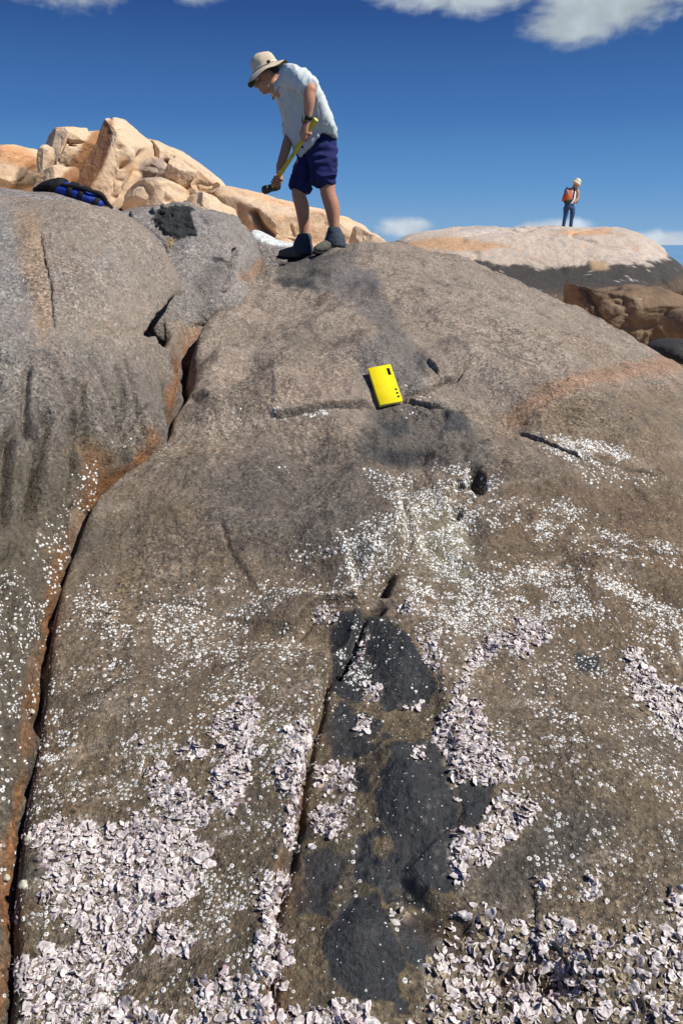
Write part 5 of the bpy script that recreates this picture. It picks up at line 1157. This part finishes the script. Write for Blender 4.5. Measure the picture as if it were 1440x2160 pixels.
part('shoe', mesh_of('shoe', [tube([Hk(1188, 473.5, .03), Hk(1188, 474, -.14)], [.05, .04], n=10, sub=3)], M_SOLE), hk); part('shoe', mesh_of('shoe', [tube([Hk(1203, 473.5, .03), Hk(1204, 474, -.14)], [.05, .04], n=10, sub=3)], M_SOLE), hk)
part('belt_pouch', mesh_of('belt_pouch', [bevel_box(Hk(1213, 421, -.05), ((1, 0, .2), (0, 1, 0), (-.2, 0, 1)), (.06, .06, .05), .015)], M_BLACK, False), hk)
bk = empty('backpack', Hk(1196, 420, -.2), 'orange and grey backpack worn by the hiker on the outcrop', 'backpack')
ax_ = ((.93, 0, .3), (0, 1, 0), (-.3, 0, .93))
part('pack_body', remesh('pack_body', [tube([Hk(1193, 420, -.2), Hk(1196, 409, -.22), Hk(1200, 397, -.2)], [.15, .155, .11], n=16, rb=[.12, .12, .09])], .014, plain_mat('pack_orange', (.62, .105, .022), .7, .1, 10), 2), bk)
part('pack_base', remesh('pack_base', [tube([Hk(1190, 421, -.18), Hk(1194, 419, -.2), Hk(1205, 417, -.18)], [.07, .095, .06], n=16, rb=[.13, .15, .11])], .014, plain_mat('pack_grey_dark', (.035, .04, .035), .8), 2), bk)
part('pack_pocket', mesh_of('pack_pocket', [ball(Hk(1196, 401.5, -.30), ax_, (.055, .05, .115))], plain_mat('pack_grey', (.22, .24, .25), .7)), bk)
part('pack_lid', mesh_of('pack_lid', [ball(Hk(1200, 394, -.19), ax_, (.10, .09, .05))], plain_mat('pack_dark', (.03, .028, .035), .8)), bk)
part('shoulder_strap', mesh_of('shoulder_strap', [tube([Hk(1196, 390, -.05), Hk(1192, 396, -.10), Hk(1189, 408, -.1)], [.022, .024, .02], n=8)], M_STRAP), bk)
part('shoulder_strap', mesh_of('shoulder_strap', [tube([Hk(1210, 391, -.05), Hk(1211, 398, -.12), Hk(1208, 415, -.12)], [.022, .024, .02], n=8)], M_STRAP), bk)

# pale snail shells in the left crack, light pebble beside them
M_SNAIL = plain_mat('snail_shell', (.50, .48, .38), .6, .2, 200)
for (px, py, s, lb) in ((58, 1770, .0105, 'cream periwinkle snail in the left crack, uppermost of the pair by the big oyster patch'), (49, 1866, .0125, 'largest cream periwinkle snail at the left edge of the rusty crack'), (17, 1848, .009, 'small cream periwinkle snail left of the rusty crack near the bottom'), (66, 1502, .009, 'small cream periwinkle snail high in the rusty left crack')):
    best = int(np.argmin(np.where(P_LEFT[:, 1] > .5, (PXL - px) ** 2 + (PYL - py) ** 2, 1e12))); b2 = int(np.argmin((PXM - px) ** 2 + (PYM - py) ** 2))
    d1 = (PXL[best] - px) ** 2 + (PYL[best] - py) ** 2; d2_ = (PXM[b2] - px) ** 2 + (PYM[b2] - py) ** 2
    P0 = min((P_LEFT[best], MAIN[0][b2]), key=lambda q: np.linalg.norm(q - np.array([0, 0, CZ]))) if abs(d1 - d2_) < 60 else (P_LEFT[best] if d1 < d2_ else MAIN[0][b2])
    c0 = P0 + np.array([.003, -.004, s * .6]); a = tdir((.2, -.3, 1)); sn = [tube([c0 - a * s * .7, c0 - a * s * .2, c0 + a * s * .5, c0 + a * s * 1.2], [s * .75, s * .95, s * .6, s * .12], n=12, sub=4), ball(c0 + np.array([s * .45, -s * .3, -s * .35]), ((1, 0, 0), (0, 1, 0), a), (s * .75, s * .75, s * .8), 10, 8)]
    tag(link('snail', mesh_of('snail', sn, M_SNAIL)), lb, 'snail', 'periwinkle snails in the left crack')
